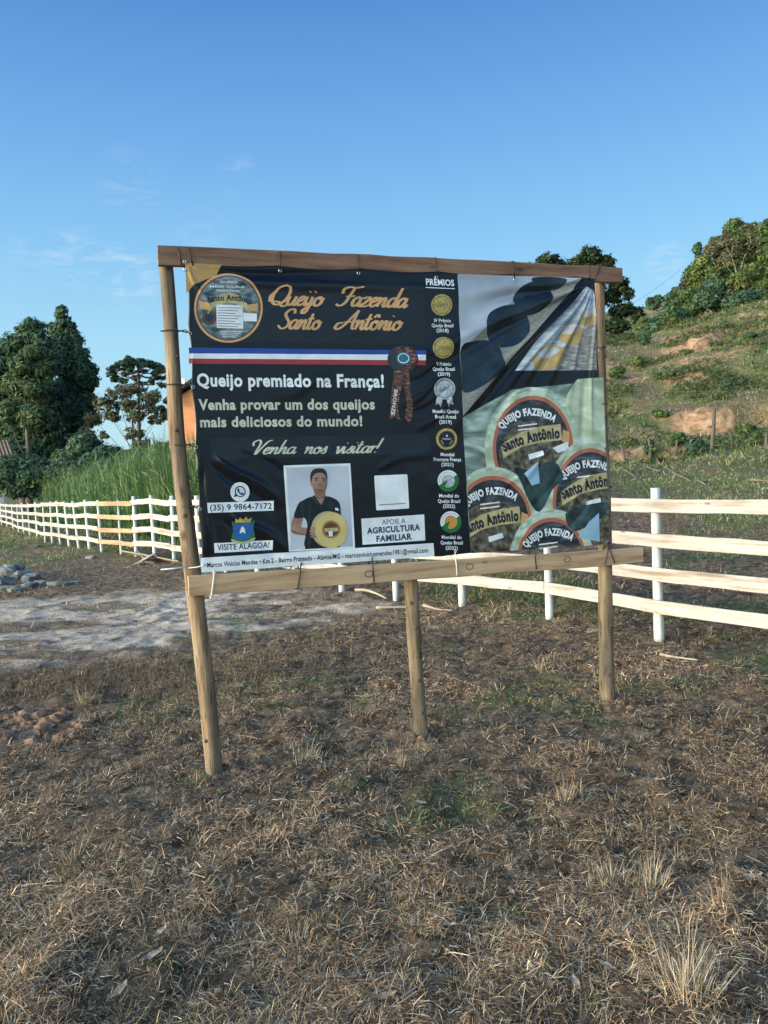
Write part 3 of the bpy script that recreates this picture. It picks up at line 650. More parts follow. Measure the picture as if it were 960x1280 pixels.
def poly(name, pts, m, layer, **k): return pr(name, tri_poly(pts), m, layer, **k)
_tc = {}
def text_tris(s, bold=0.0):
    if (s, bold) not in _tc:
        cu = bpy.data.curves.new('lettering', 'FONT'); cu.body = s; cu.offset = bold; cu.resolution_u = 3; cu.space_character = 1 + bold * 2.2
        ob = bpy.data.objects.new('lettering', cu); COL.objects.link(ob); bpy.context.view_layer.update()
        me = bpy.data.meshes.new_from_object(ob.evaluated_get(bpy.context.evaluated_depsgraph_get())); me.calc_loop_triangles()
        co = np.array([v.co[:2] for v in me.vertices]); tr = np.array([t_.vertices[:] for t_ in me.loop_triangles])
        bpy.data.objects.remove(ob); bpy.data.curves.remove(cu); bpy.data.meshes.remove(me)
        T = co[tr]; T[..., 0] -= T[..., 0].min(); T[..., 0] /= T[..., 0].max(); _tc[(s, bold)] = T
    return _tc[(s, bold)].copy()
CAP = .729
def text(name, s, p0, p1, cap, m, layer, bold=.02, arc=0, **k):
    """fit S between picture points p0 and p1 on the baseline with capital height CAP; arc bows it upward"""
    T = text_tris(s, bold); x, y = T[..., 0], T[..., 1] / CAP; p0 = np.array(p0, float); p1 = np.array(p1, float); d = p1 - p0; n_ = np.array([d[1], -d[0]]) / np.hypot(*d)
    if k.pop('upright', True) and not arc: n_ = np.array([-.045, -1.0])
    if arc:
        Ln = np.hypot(*d); th = (x - .5) * arc; r_ = Ln / (2 * math.sin(arc / 2)); dd = d / Ln; cen = (p0 + p1) / 2 - n_ * r_ * math.cos(arc / 2)
        rad = r_ + y * cap; P = cen + (np.sin(th) * rad)[..., None] * dd + (np.cos(th) * rad)[..., None] * n_
    else: P = p0 + x[..., None] * d + (y * cap)[..., None] * n_
    return pr(name, P, m, layer, **k)

# --- brush script lettering
GL = {
 'a': ([[(.78, .85), (.5, 1.0), (.14, .7), (.1, .22), (.32, 0), (.62, .28), (.82, .95)], [(.84, 1.0), (.74, .4), (.84, 0), (1.1, .3)]], 1.0),
 'o': ([[(.5, 1.0), (.15, .75), (.1, .25), (.4, 0), (.74, .3), (.76, .75), (.5, 1.0), (.5, .8), (.75, .7), (1.0, .85)]], .95),
 'n': ([[(0, .75), (.13, 1.0), (.16, .5), (.08, 0)], [(.1, .15), (.35, .75), (.62, 1.0), (.72, .75), (.64, .25), (.78, 0), (1.05, .3)]], 1.0),
 'i': ([[(.12, 1.0), (.08, .3), (.2, 0), (.46, .3)], [(.2, 1.5), (.25, 1.58)]], .45),
 'u': ([[(.1, 1), (.05, .3), (.25, 0), (.55, .25), (.74, 1)], [(.76, 1), (.68, .3), (.8, 0), (1.04, .3)]], .98),
 'e': ([[(.1, .42), (.45, .58), (.62, .85), (.42, 1.0), (.14, .7), (.1, .25), (.35, 0), (.8, .35)]], .75),
 'j': ([[(.2, 1), (.15, 0), (0, -.7), (-.3, -.85), (-.35, -.5), (.1, -.1), (.46, .3)], [(.28, 1.5), (.33, 1.58)]], .45),
 'z': ([[(.05, .85), (.3, 1), (.72, .96), (.4, .5), (.05, .05), (.4, 0), (.85, .2)]], .82),
 'd': ([[(.78, .85), (.5, 1.0), (.14, .7), (.1, .22), (.32, 0), (.62, .28), (.84, 1.0)], [(1.0, 2.1), (.86, 1.1), (.74, .35), (.86, 0), (1.1, .3)]], 1.0),
 't': ([[(.3, 1.75), (.17, .8), (.12, .25), (.3, 0), (.6, .3)], [(-.12, 1.15), (.6, 1.2)]], .56),
 'h': ([[(.35, 2.1), (.17, 1), (.08, 0)], [(.1, .15), (.35, .75), (.62, 1.0), (.72, .75), (.64, .25), (.78, 0), (1.05, .3)]], 1.0),
 's': ([[(0, .25), (.35, .75), (.48, 1.05), (.5, .6), (.56, .25), (.35, 0), (.05, .12)]], .68),
 'r': ([[(0, .65), (.15, 1.0), (.14, 0)], [(.14, .5), (.42, .95), (.62, .88)]], .6),
 'v': ([[(0, .85), (.15, 1), (.25, .4), (.34, 0), (.6, .5), (.72, 1.0), (.9, .9)]], .8),
 'Q': ([[(1.1, 2.15), (.45, 1.85), (.12, 1.0), (.3, .25), (.8, 0), (1.4, .4), (1.7, 1.2), (1.55, 1.9), (1.1, 2.15)], [(.15, 1.35), (-.1, .9), (.0, .3)], [(.3, .35), (.9, .3), (1.4, -.15), (2.0, .1)]], 1.75),
 'F': ([[(.35, 1.35), (.3, 1.8), (.8, 2.05), (1.5, 2.0), (2.2, 2.15)], [(1.35, 2.0), (1.1, 1.0), (.85, .3), (.4, 0), (0, .2)], [(.75, 1.05), (1.7, 1.12)]], 1.55),
 'S': ([[(1.5, 1.7), (1.35, 2.15), (.85, 2.1), (.5, 1.65), (.8, 1.15), (1.15, .7), (1.0, .2), (.5, 0), (.0, .35)]], 1.3),
 'A': ([[(.45, .75), (-.1, .6), (-.25, .15), (.1, 0), (.65, .5), (1.2, 1.4), (1.65, 2.1)], [(1.65, 2.15), (1.5, 1.1), (1.5, .2), (1.75, 0)], [(.55, .8), (1.7, .85)]], 1.8),
 'V': ([[(.05, 1.25), (-.1, 1.8), (.45, 2.15), (.75, 1.6), (.6, .4), (.68, 0), (1.1, 1.0), (1.55, 1.9), (2.0, 2.1)]], 1.45),
 '!': ([[(.35, 2.2), (.14, .6)], [(.06, .1), (.08, .03)]], .5), ' ': ([], .85)}
def script(name, s, p0, p1, xh, m, layer, pen=.30, slant=.33, **k):
    strokes = []; x0 = 0
    for ch in s:
        hat = ch == 'ô'; g, adv = GL['o' if hat else ch]
        strokes += [np.array([(x + x0, y) for x, y in st]) for st in g]
        if hat: strokes.append(np.array([(x0 + .15, 1.35), (x0 + .5, 1.65), (x0 + .75, 1.35)]))
        x0 += adv
    T = []; p0 = np.array(p0, float); p1 = np.array(p1, float); d = (p1 - p0) / x0
    for st in strokes:
        n = len(st); pts = []
        ext = np.vstack([2 * st[0] - st[1], st, 2 * st[-1] - st[-2]])
        for i in range(n - 1):
            a, b_, c_, e_ = ext[i:i + 4]
            for j in range(6):
                q = j / 6; pts.append(.5 * (2 * b_ + (c_ - a) * q + (2 * a - 5 * b_ + 4 * c_ - e_) * q * q + (3 * b_ - a - 3 * c_ + e_) * q ** 3))
        pts.append(st[-1]); pts = np.array(pts); tg = np.gradient(pts, axis=0); tg /= np.linalg.norm(tg, axis=1)[:, None] + 1e-9
        wd = pen * (.55 + .6 * np.abs(tg[:, 1])) * (.75 + .25 * np.sin(np.linspace(0.15, 1, len(pts)) * math.pi)); nm = np.stack([-tg[:, 1], tg[:, 0]], -1) * wd[:, None] / 2
        A, B = pts + nm, pts - nm
        for i in range(len(pts) - 1): T += [(A[i], B[i], B[i + 1]), (A[i], B[i + 1], A[i + 1])]
    T = np.array(T); x = T[..., 0] + slant * T[..., 1]; y = T[..., 1]
    return pr(name, p0 + x[..., None] * d + y[..., None] * np.array([-.02, -xh]), m, layer, Lm=.02, **k)

gold = vinyl('print_gold', (.62, .34, .16), .45); cream = vinyl('print_cream', (.56, .55, .47), .45); whit = vinyl('print_white', (.78, .78, .84), .45)
paper = vinyl('print_white_panel', (.74, .75, .82), .42); ink = vinyl('print_dark_ink', (.015, .018, .035), .45); navy = vinyl('print_navy', (.02, .035, .09), .45)
blue = vinyl('print_blue', (.02, .06, .30), .42); redv = vinyl('print_red', (.33, .035, .045), .42); goldm = vinyl('print_medal_gold', (.36, .28, .09), .4, [(.3, (.24, .18, .05)), (.55, (.42, .33, .11)), (.75, (.55, .47, .22))], 60)
silver = vinyl('print_silver', (.4, .43, .48), .4, [(.3, (.24, .27, .32)), (.6, (.46, .5, .55)), (.8, (.65, .68, .72))], 60)
greenv = vinyl('print_green', (.02, .14, .04), .42); oran = vinyl('print_orange', (.55, .25, .05), .42); brown = vinyl('print_brown', (.12, .055, .03), .45)
slate = vinyl('print_slate_band', (.011, .017, .026), .42)
# corner, dark slate fields
poly('gold_corner', [(231.5, 328.5), (277, 331), (270, 345), (256, 350), (242, 356), (233, 367)], vinyl('print_ochre', (.42, .25, .09), .42), 1, label='ochre printed corner')
poly('grey_field', [(243, 350), (330, 352), (530, 358), (531, 430), (330, 428), (240, 425)], vinyl('print_charcoal', (.013, .015, .021), .42), 0)
poly('script_band', [(262, 548), (536, 542), (537, 566), (264, 575)], slate, 0)
# round seal
sl = poly('round_seal', ell(285.5, 385, 43, 43.5, 48), gold, 1, label='round gold-rimmed seal with a white text panel')
poly('seal_rim', ell(285.5, 385, 40.2, 40.6, 48), brown, 2, parent=sl)
poly('seal_picture', ell(285.5, 385, 38.6, 39, 48), vinyl('print_landscape', (.1, .12, .1), .42, [(.34, (.03, .06, .05)), (.45, (.09, .13, .14)), (.55, (.20, .25, .32)), (.68, (.16, .13, .09))], 14, (1, 2.4, 1), 0, 8), 3, parent=sl)
for i, (x0, x1, yb) in enumerate(((262, 306, 359.5), (270, 300, 364.5), (274, 296, 354))): text('seal_lettering', ('MEIA CURA', 'TRADICIONAL', 'QUEIJO')[i], (x0, yb), (x1, yb + .5), 2.6, whit, 4, parent=sl)
poly('ribbon_end', [(248, 376), (261, 379), (262, 387), (250, 386)], gold, 4, parent=sl); poly('ribbon_end', [(322, 379), (310, 381), (309, 388), (322, 389)], gold, 4, parent=sl)
rb = vinyl('print_ribbon', (.50, .40, .20), .42, [(.3, (.36, .27, .12)), (.7, (.58, .48, .27))], 20)
poly('ribbon', ell(285.5, 415, 33, 49, 14, 38, 142) + ell(285.5, 415, 33, 36, 14, 38, 142)[::-1], rb, 5, parent=sl)
text('ribbon_lettering', 'Santo Antônio', (260, 379), (312.5, 380), 7.2, ink, 6, .035, parent=sl, arc=.62)
poly('text_panel', [(270, 380.5), (303, 382), (304, 411), (271, 410)], paper, 5, parent=sl)
for k in range(8): poly('text_line', [(272, 384 + 3.3 * k), (301.5 - (k % 3) * 4, 385 + 3.3 * k), (301.5 - (k % 3) * 4, 385.9 + 3.3 * k), (272, 384.9 + 3.3 * k)], vinyl('print_grey', (.18, .19, .22), .45) if k == 0 else bpy.data.materials['print_grey'], 6, parent=sl)
poly('text_panel', [(303.8, 391), (321, 392), (321, 402), (304, 401.5)], paper, 5, parent=sl)
poly('small_emblem', ell(261.5, 397.5, 9, 9, 20), brown, 5, parent=sl); poly('small_emblem_disc', ell(261.5, 397.5, 5, 5, 16), navy, 6, parent=sl)
for k in range(4): poly('text_line', [(275 + k, 413.5 + 2.3 * k), (304 - 3 * k, 414 + 2.3 * k), (304 - 3 * k, 414.8 + 2.3 * k), (275 + k, 414.3 + 2.3 * k)], whit, 4, parent=sl)
# headline
script('script_lettering', 'Queijo', (336, 380.5), (402, 382.5), 11.3, gold, 1); script('script_lettering', 'Fazenda', (419, 382), (507, 384.5), 11.3, gold, 1)
script('script_lettering', 'Santo', (346, 410.5), (399, 412), 11.3, gold, 1); script('script_lettering', 'Antônio', (421, 411.5), (500, 413), 11.3, gold, 1)
# tricolour stripe
for i, m_ in enumerate((blue, paper, redv)):
    y0, y1 = (434.4, 441.7, 448.1, 454.6)[i:i + 2]; q0, q1 = (438.2, 443.6, 450.6, 456.6)[i:i + 2]
    poly('colour_stripe', [(236, y0), (531.5, q0), (531.8, q1), (236.3, y1)], m_, 1, label=('blue', 'white', 'red')[i] + ' stripe')
# bronze rosette
bz = vinyl('print_bronze', (.2, .09, .06), .42, [(.38, (.02, .012, .016)), (.52, (.13, .05, .035)), (.68, (.34, .17, .13))], 30, (1, 3, 1))
ro = poly('rosette', ell(503, 449, 19, 17, 30), vinyl('print_dusk', (.03, .035, .05), .42), 2, label='bronze award rosette with hanging ribbon')
for k in range(13):
    a = math.radians(-75 + k * 17); c_, s_ = math.cos(a), math.sin(a); poly('rosette_pleat', [(504 + 7 * c_ - 1.5 * s_, 448 - 7 * s_ - 1.5 * c_), (504 + 16 * c_ - 2.6 * s_, 448 - 15 * s_ - 2.6 * c_), (504 + 16 * c_ + 1.2 * s_, 448 - 15 * s_ + 1.2 * c_), (504 + 7 * c_ + 1 * s_, 448 - 7 * s_ + 1 * c_)], bz, 3, parent=ro)
poly('rosette_disc', ell(503.8, 448, 9, 8, 24), vinyl('print_teal', (.03, .14, .24), .4), 4, parent=ro); pr('rosette_ring', ringt(503.8, 448, 7, 6.2, .9, 24), whit, 5, parent=ro)
poly('rosette_tail', [(492, 462), (504, 461), (505, 472), (500, 490), (497, 510), (501, 527), (494, 521), (487, 524), (488, 500), (490, 480)], bz, 3, parent=ro)
poly('rosette_tail', [(503, 462), (510, 461), (512, 478), (513, 492), (516, 505), (515, 520), (511, 530), (506, 522), (508, 505), (506, 490), (503, 478)], bz, 3, parent=ro)
text('rosette_lettering', 'BRONZE', (492.5, 487), (488.5, 519), 4.4, whit, 5, .02, parent=ro, upright=False)
# body lettering
text('headline_lettering', 'Queijo premiado na França!', (246.5, 482.5), (480, 484), 16.2, whit, 1, .034)
text('headline_lettering', 'Venha provar um dos queijos', (248.5, 512), (468.5, 511.5), 13.4, cream, 1, .034)
text('headline_lettering', 'mais deliciosos do mundo!', (250.3, 533.6), (453, 532.2), 13, cream, 1, .034)
script('script_lettering', 'Venha', (312, 568), (368, 567), 8.2, cream, 1, .24); script('script_lettering', 'nos', (380, 567), (407, 566.8), 8.2, cream, 1, .24); script('script_lettering', 'visitar!', (418, 566.8), (473, 565.6), 8.2, cream, 1, .24)
# phone
wd = poly('phone_badge', ell(300, 615, 12.2, 12.2, 32), paper, 1, label='white disc with a speech bubble and telephone handset')
pr('speech_bubble', ringt(300.3, 614.4, 7, 7, 1.4, 28), ink, 2, parent=wd); poly('bubble_tail', [(293.6, 616.5), (296.5, 620), (292.2, 621.8)], ink, 2, parent=wd)
poly('handset', smooth_poly([(297.3, 610.6), (298.8, 610.8), (299.4, 612.8), (298.9, 614), (301.2, 616.4), (302.6, 615.6), (304.3, 616.8), (303.6, 618.4), (301.4, 618.6), (298, 616), (296.5, 613)], 3), ink, 3, parent=wd)
pb = poly('phone_panel', [(259, 628.6), (342, 626), (342.3, 638.2), (260, 641.2)], paper, 1); text('phone_lettering', '(35) 9 9864-7172', (262.5, 638.2), (340, 635.8), 7.6, ink, 2, .015, parent=pb)
# coat of arms
cg = vinyl('print_crest_green', (.03, .16, .09), .42); cy = vinyl('print_crest_gold', (.42, .33, .08), .42)
cs = poly('coat_of_arms', smooth_poly([(290, 652), (297, 654), (311, 653.5), (318, 650.5), (316, 659), (318.5, 670), (311, 675), (304, 677.5), (296, 676), (289.5, 672), (291.5, 662)], 4), cg, 1, label='green and blue municipal coat of arms with a golden crown')
poly('shield', smooth_poly([(292.5, 656), (304, 655), (315, 655.5), (315.5, 666), (311, 672), (303.5, 675), (296.5, 673), (292.5, 666)], 4), vinyl('print_crest_blue', (.03, .12, .40), .42), 2, parent=cs)
poly('crown', [(294, 653.5), (293.5, 648), (297, 650), (299.5, 646.5), (303.5, 649.5), (307.5, 646), (310, 649.5), (314.5, 647), (313, 653)], cy, 3, parent=cs)
poly('figure', smooth_poly([(300, 667), (301, 661), (303, 658), (305.5, 661), (307, 667), (303.5, 665)], 3), whit, 3, parent=cs)
poly('scroll', smooth_poly([(289, 673.5), (296, 676), (303.5, 677), (312, 675), (319, 671.5), (317, 676), (304, 680), (291, 677.5)], 3), vinyl('print_scroll', (.42, .42, .25), .42), 4, parent=cs)
vb = poly('visit_panel', [(267.6, 679), (340.6, 675.2), (341, 687.4), (268.2, 691.2)], paper, 1); text('visit_lettering', 'VISITE ALAGOA!', (271.5, 687.8), (337, 684.4), 7.4, navy, 2, .02, parent=vb)
sb = poly('address_strip', [(250.6, 697.4), (541.6, 678.8), (543, 695.5), (251.8, 715.8)], paper, 1)
text('address_lettering', 'Marcos Vinícius Mendes • Km 2 - Bairro Prateado - Alagoa/MG - marcosviniciusmendes1981@gmail.com', (259, 709.2), (535, 690.4), 6.2, ink, 2, .02, parent=sb)
# portrait print
z5 = lambda pts: [(340 + x / 4.364, 520 + y / 4.364) for x, y in pts]
pf = poly('portrait_print', z5([(62, 270), (427, 258), (452, 720), (92, 740)]), paper, 1, label='portrait print of a man in a dark polo shirt holding a cheese wheel')
poly('portrait_background', z5([(76, 282), (416, 271), (440, 712), (104, 730)]), vinyl('print_pale_wall', (.5, .52, .62), .42, [(.3, (.38, .41, .53)), (.7, (.60, .61, .70))], 3), 2, parent=pf)
polo = vinyl('print_polo', (.007, .013, .018), .5); skin = vinyl('print_skin', (.34, .19, .14), .45, [(.3, (.24, .13, .10)), (.7, (.42, .26, .20))], 12)
PC = z5([(76, 282), (416, 271), (440, 712), (104, 730)])
poly('neck', smooth_poly(z5([(230, 400), (288, 400), (288, 445), (300, 465), (262, 490), (222, 462), (232, 440)]), 3), skin, 3, parent=pf)
poly('forearm', smooth_poly(z5([(118, 548), (168, 552), (160, 590), (165, 608), (222, 612), (226, 652), (160, 650), (112, 640), (102, 612)]), 4), skin, 3, parent=pf)
poly('polo_shirt', smooth_poly(z5([(222, 440), (168, 460), (142, 480), (118, 548), (150, 558), (176, 556), (192, 600), (184, 734), (362, 724), (372, 600), (372, 500), (352, 458), (292, 438), (268, 485)]), 3), polo, 4, parent=pf, clipto=PC)
poly('collar', z5([(224, 432), (232, 436), (266, 484), (250, 488), (214, 446)]), vinyl('print_collar', (.02, .032, .04), .5), 5, parent=pf); poly('collar', z5([(290, 432), (298, 442), (280, 488), (267, 484)]), bpy.data.materials['print_collar'], 5, parent=pf)
poly('face', smooth_poly(z5([(255, 298), (290, 312), (300, 350), (296, 390), (280, 425), (260, 438), (240, 430), (222, 400), (212, 355), (222, 315)]), 4), skin, 4, parent=pf)
poly('ear', smooth_poly(z5([(212, 350), (206, 352), (210, 378), (217, 378)]), 3), skin, 5, parent=pf)
hair = vinyl('print_hair', (.02, .018, .02), .5)
poly('hair', smooth_poly(z5([(210, 360), (208, 320), (224, 292), (255, 285), (285, 292), (298, 318), (299, 350), (290, 325), (270, 310), (240, 312), (222, 326)]), 4), hair, 6, parent=pf)
fsh = vinyl('print_face_shade', (.22, .115, .085), .45)
poly('face_shade', smooth_poly(z5([(292, 330), (299, 352), (295, 388), (280, 422), (262, 436), (268, 420), (284, 398), (290, 365)]), 3), fsh, 5, parent=pf); poly('stubble', smooth_poly(z5([(228, 400), (244, 396), (262, 398), (280, 398), (284, 412), (270, 430), (258, 436), (240, 428)]), 3), vinyl('print_stubble', (.20, .12, .095), .45), 5.3, parent=pf)
poly('neck_shade', smooth_poly(z5([(236, 428), (262, 442), (286, 426), (286, 444), (264, 452), (240, 446)]), 3), fsh, 3.6, parent=pf)
plt_ = vinyl('print_polo_fold', (.016, .026, .034), .5)
for q in ([(150, 480), (170, 470), (176, 520), (166, 552), (158, 530)], [(200, 470), (216, 480), (208, 560), (200, 590), (196, 540)], [(300, 470), (330, 470), (340, 500), (318, 512), (302, 500)], [(350, 480), (364, 510), (366, 560), (356, 540)], [(200, 640), (212, 650), (206, 720), (194, 722)]): poly('shirt_fold', smooth_poly(z5(q), 3), plt_, 4.5, parent=pf, clipto=PC)
poly('forearm_shade', smooth_poly(z5([(112, 622), (160, 640), (214, 642), (222, 650), (160, 650), (114, 638)]), 3), fsh, 3.5, parent=pf)
poly('shirt_badge', z5([(342, 500), (358, 502), (364, 516), (344, 514)]), bpy.data.materials['print_white'], 5, parent=pf)
for x in (240, 281): poly('eyebrow', z5([(x - 11, 341), (x, 336), (x + 10, 341), (x + 10, 344), (x - 11, 345)]), hair, 6, parent=pf); poly('eye', z5(ell(x, 352, 7, 3, 10)), hair, 6, parent=pf)
poly('nose', z5([(260, 355), (268, 385), (252, 386)]), vinyl('print_nose', (.24, .12, .09), .5), 6, parent=pf); poly('mouth', z5([(246, 404), (262, 400), (277, 404), (262, 411)]), vinyl('print_mouth', (.22, .07, .06), .5), 6, parent=pf)
poly('cheese_wheel', z5(ell(304, 617, 92, 98, 36)), vinyl('print_cheese_rim', (.42, .36, .22), .45), 6, parent=pf); poly('cheese_face', z5(ell(322, 622, 90, 98, 36)), vinyl('print_cheese_face', (.58, .45, .20), .45), 7, parent=pf)
for x, y in ((214, 612), (210, 628), (212, 644), (218, 658)): poly('finger', z5(ell(x + 8, y, 17, 7.5, 12, rot=.1)), skin, 8, parent=pf)
poly('cheese_label', z5(ell(320, 618, 50, 48, 30)), brown, 8, parent=pf); pr('label_ring', np.array([[(340 + q[0] / 4.364, 520 + q[1] / 4.364) for q in tr] for tr in ringt(320, 618, 47, 45, 5, 30)]), oran, 9, parent=pf)
poly('label_ribbon', z5([(284, 612), (356, 608), (358, 628), (286, 632)]), rb, 9, parent=pf); poly('label_panel', z5([(306, 628), (328, 627), (329, 655), (308, 656)]), paper, 10, parent=pf)
# blank code card
poly('white_card', [(467.6, 595.5), (468.6, 594.5), (508.2, 592.9), (509.1, 593.7), (511.2, 634.6), (510.3, 635.6), (471.2, 637.9), (470, 637)], paper, 1, label='white card')
poly('card_caption', [(473, 630.6), (507, 628.6), (507.1, 629.8), (473.1, 631.8)], bpy.data.materials['print_grey'], 2)
ap = poly('slogan_panel', [(451.2, 648.4), (530, 643), (531.4, 675.4), (453, 681)], paper, 1)
text('slogan_lettering', 'APOIE A', (477, 656), (506.5, 654), 6.8, navy, 2, .0, parent=ap); text('slogan_lettering', 'AGRICULTURA', (458.5, 667.2), (525, 662.4), 7.6, navy, 2, .04, parent=ap); text('slogan_lettering', 'FAMILIAR', (470.3, 677.2), (514.8, 673.9), 7.6, navy, 2, .04, parent=ap)
# awards
text('awards_lettering', 'PRÊMIOS', (532.3, 356.3), (567.7, 357.6), 8.2, whit, 1, .03); poly('awards_underline', [(531.5, 359.2), (568, 360.6), (568, 361.6), (531.5, 360.2)], whit, 1)
for (cx, cy_, m_, ls) in ((551.7, 381.3, 0, (('IV Prêmio', 402.7, 21), ('Queijo Brasil', 408.9, 27), ('(2018)', 415.2, 15))), (553.5, 434.8, 0, (('V Prêmio', 456.9, 19), ('Queijo Brasil', 463.2, 27), ('(2019)', 469.6, 15))),
        (555.3, 486, 1, (('Mundial Queijo', 516.2, 32), ('Brasil Araxá', 523, 26), ('(2019)', 529.4, 15))), (558, 548.8, 2, (('Mundial', 570, 17), ('Fromage França', 576.2, 34), ('(2021)', 582.6, 15))),
        (560, 601, 3, (('Mundial do', 621.6, 25), ('Queijo Brasil', 628.3, 28), ('(2022)', 634.6, 15))), (563.3, 652.4, 4, (('Mundial do', 673.4, 25), ('Queijo Brasil', 680.2, 28), ('(2022)', 686.8, 15)))):
    md = poly('award_medal', ell(cx, cy_, 13.2, 13.4, 32), (goldm, silver, goldm, paper, paper)[m_], 2, label=('gold medal', 'silver rosette medal', 'dark medal with a gold ring', 'white and green medal with silver centre', 'white and green medal with orange centre')[m_])
    if m_ < 2:
        pr('medal_ring', ringt(cx, cy_, 11.2, 11.4, .7, 32), brown if m_ == 0 else navy, 3, parent=md)
        text('medal_lettering', 'QUEIJO', (cx - 8, cy_ + 2), (cx + 8, cy_ + 2.4), 4, brown if m_ == 0 else navy, 3, .0, parent=md)
    if m_ == 1:
        for s_ in (-1, 1): poly('medal_ribbon', [(cx + s_ * 1.5, cy_ + 10), (cx + s_ * 9, cy_ + 9), (cx + s_ * 11, cy_ + 20), (cx + s_ * 7.3, cy_ + 18.5), (cx + s_ * 4.8, cy_ + 23)], silver, 1, parent=md)
    if m_ == 2:
        poly('medal_centre', ell(cx, cy_, 10, 10.2, 28), ink, 3, parent=md); text('medal_lettering', 'FRANCE', (cx - 5, cy_ + 1), (cx + 5, cy_ + 1.2), 2.4, whit, 4, .0, parent=md); poly('medal_star', [(cx, cy_ - 6), (cx + 1.4, cy_ - 2.8), (cx - 1.4, cy_ - 2.8)], whit, 4, parent=md)
        pr('medal_wreath', ringt(cx, cy_, 7.6, 7.8, 1.1, 12, 190, 240), goldm, 4, parent=md); pr('medal_wreath', ringt(cx, cy_, 7.6, 7.8, 1.1, 12, 300, 350), goldm, 4, parent=md)
    if m_ > 2:
        pr('medal_band', ringt(cx, cy_, 13.4, 13.6, 5.2, 30, 205, 395), greenv, 3, parent=md); poly('medal_centre', ell(cx, cy_, 8, 8.2, 24), silver if m_ == 3 else oran, 4, parent=md)
        poly('medal_notch', [(cx - 1, cy_ - 1), (cx - 4, cy_ + 7.5), (cx - 9, cy_ + 3)], greenv, 5, parent=md); pr('medal_text_ring', ringt(cx, cy_, 11.2, 11.4, .8, 20, 40, 195), silver, 3, parent=md)
    for s, yb, wd_ in ls: k_ = (yb - 400) * .033; text('award_lettering', s, (cx + 1.2 - wd_ / 2, yb), (cx + 1.2 + wd_ / 2, yb + .3), 4.5, whit, 2, .02)
# photo of black cheeses
P1 = [(572, 342.5), (727, 347.5), (706, 372), (640, 445), (600, 494), (578, 520)]
p1 = poly('cheese_shelf_print', P1, vinyl('print_pale_shelf', (.3, .33, .4), .4, [(.3, (.27, .30, .38)), (.5, (.38, .42, .53)), (.7, (.50, .55, .66))], 2.4, (1, 1, 1), 0, 3), 1, label='printed photo of black waxed cheeses on a pale shelf')
plk = vinyl('print_shelf_board', (.22, .2, .18), .42, [(.3, (.15, .14, .13)), (.6, (.26, .25, .24)), (.8, (.36, .35, .35))], 30, (1, 6, 1), -.8)
poly('shelf_board', [(575, 440), (645, 372), (727, 347.6), (708, 371), (642, 443), (602, 492), (578.2, 519)], plk, 2, parent=p1)
blk = vinyl('print_black_wax', (.012, .018, .03), .32, [(.35, (.008, .012, .02)), (.6, (.016, .03, .05)), (.8, (.05, .07, .1))], 5)
for pts in ([(577, 434), (590, 427), (610, 425), (623, 432), (628, 448), (628, 462), (603, 482), (580, 491), (574, 470)], [(607, 405), (612, 391), (630, 382), (650, 382), (660, 395), (662, 412), (652, 426), (640, 433), (622, 434), (612, 425)],
            [(642, 374), (650, 360), (665, 352), (680, 350), (688, 356), (689, 374), (680, 386), (667, 393), (655, 393), (645, 386)], [(666, 347), (706, 348), (703, 358), (690, 363), (672, 358)]):
    poly('black_cheese', smooth_poly(pts, 4), blk, 3, parent=p1, clipto=[(574, 343), (730, 347), (727, 352), (580, 520), (577, 500)])
ysl = vinyl('print_yellow_slab', (.26, .19, .12), .42, [(.32, (.12, .11, .12)), (.5, (.27, .24, .22)), (.7, (.42, .44, .50))], 16, (1, 4, 1), -.9)
P2 = [(644, 463.5), (672, 425), (733, 358), (742.5, 364), (746, 462.5)]
p2 = poly('yellow_cheese_print', P2, vinyl('print_plastic_wrap', (.36, .4, .48), .3, [(.3, (.16, .19, .26)), (.5, (.34, .38, .46)), (.72, (.58, .62, .68))], 6, (1, 5, 1), -.85), 1, label='printed photo of small yellow cheeses under folds')
poly('cheese_shelf', [(668, 462.8), (745, 400), (746, 462.3)], ysl, 2, parent=p2)
yel = vinyl('print_yellow_cheese', (.42, .27, .10), .42, [(.3, (.32, .18, .06)), (.7, (.50, .36, .17))], 12); pal2 = vinyl('print_cheese_top', (.45, .42, .42), .4, [(.3, (.36, .32, .34)), (.7, (.52, .52, .56))], 14)
for cx, cy_, rx, ry in ((685, 444, 21, 15), (714, 415, 15.5, 13), (733, 395, 10, 11)):
    q = poly('yellow_cheese', ell(cx, cy_ + 3, rx, ry, 28, rot=-.5), yel, 3, parent=p2, clipto=[(646, 463), (734, 360), (742.5, 366), (746, 462)]); poly('cheese_top', ell(cx - 1, cy_ - 3, rx * .72, ry * .42, 24, rot=-.3), pal2, 4, parent=p2, clipto=[(646, 463), (734, 360), (742.5, 366), (746, 462)])
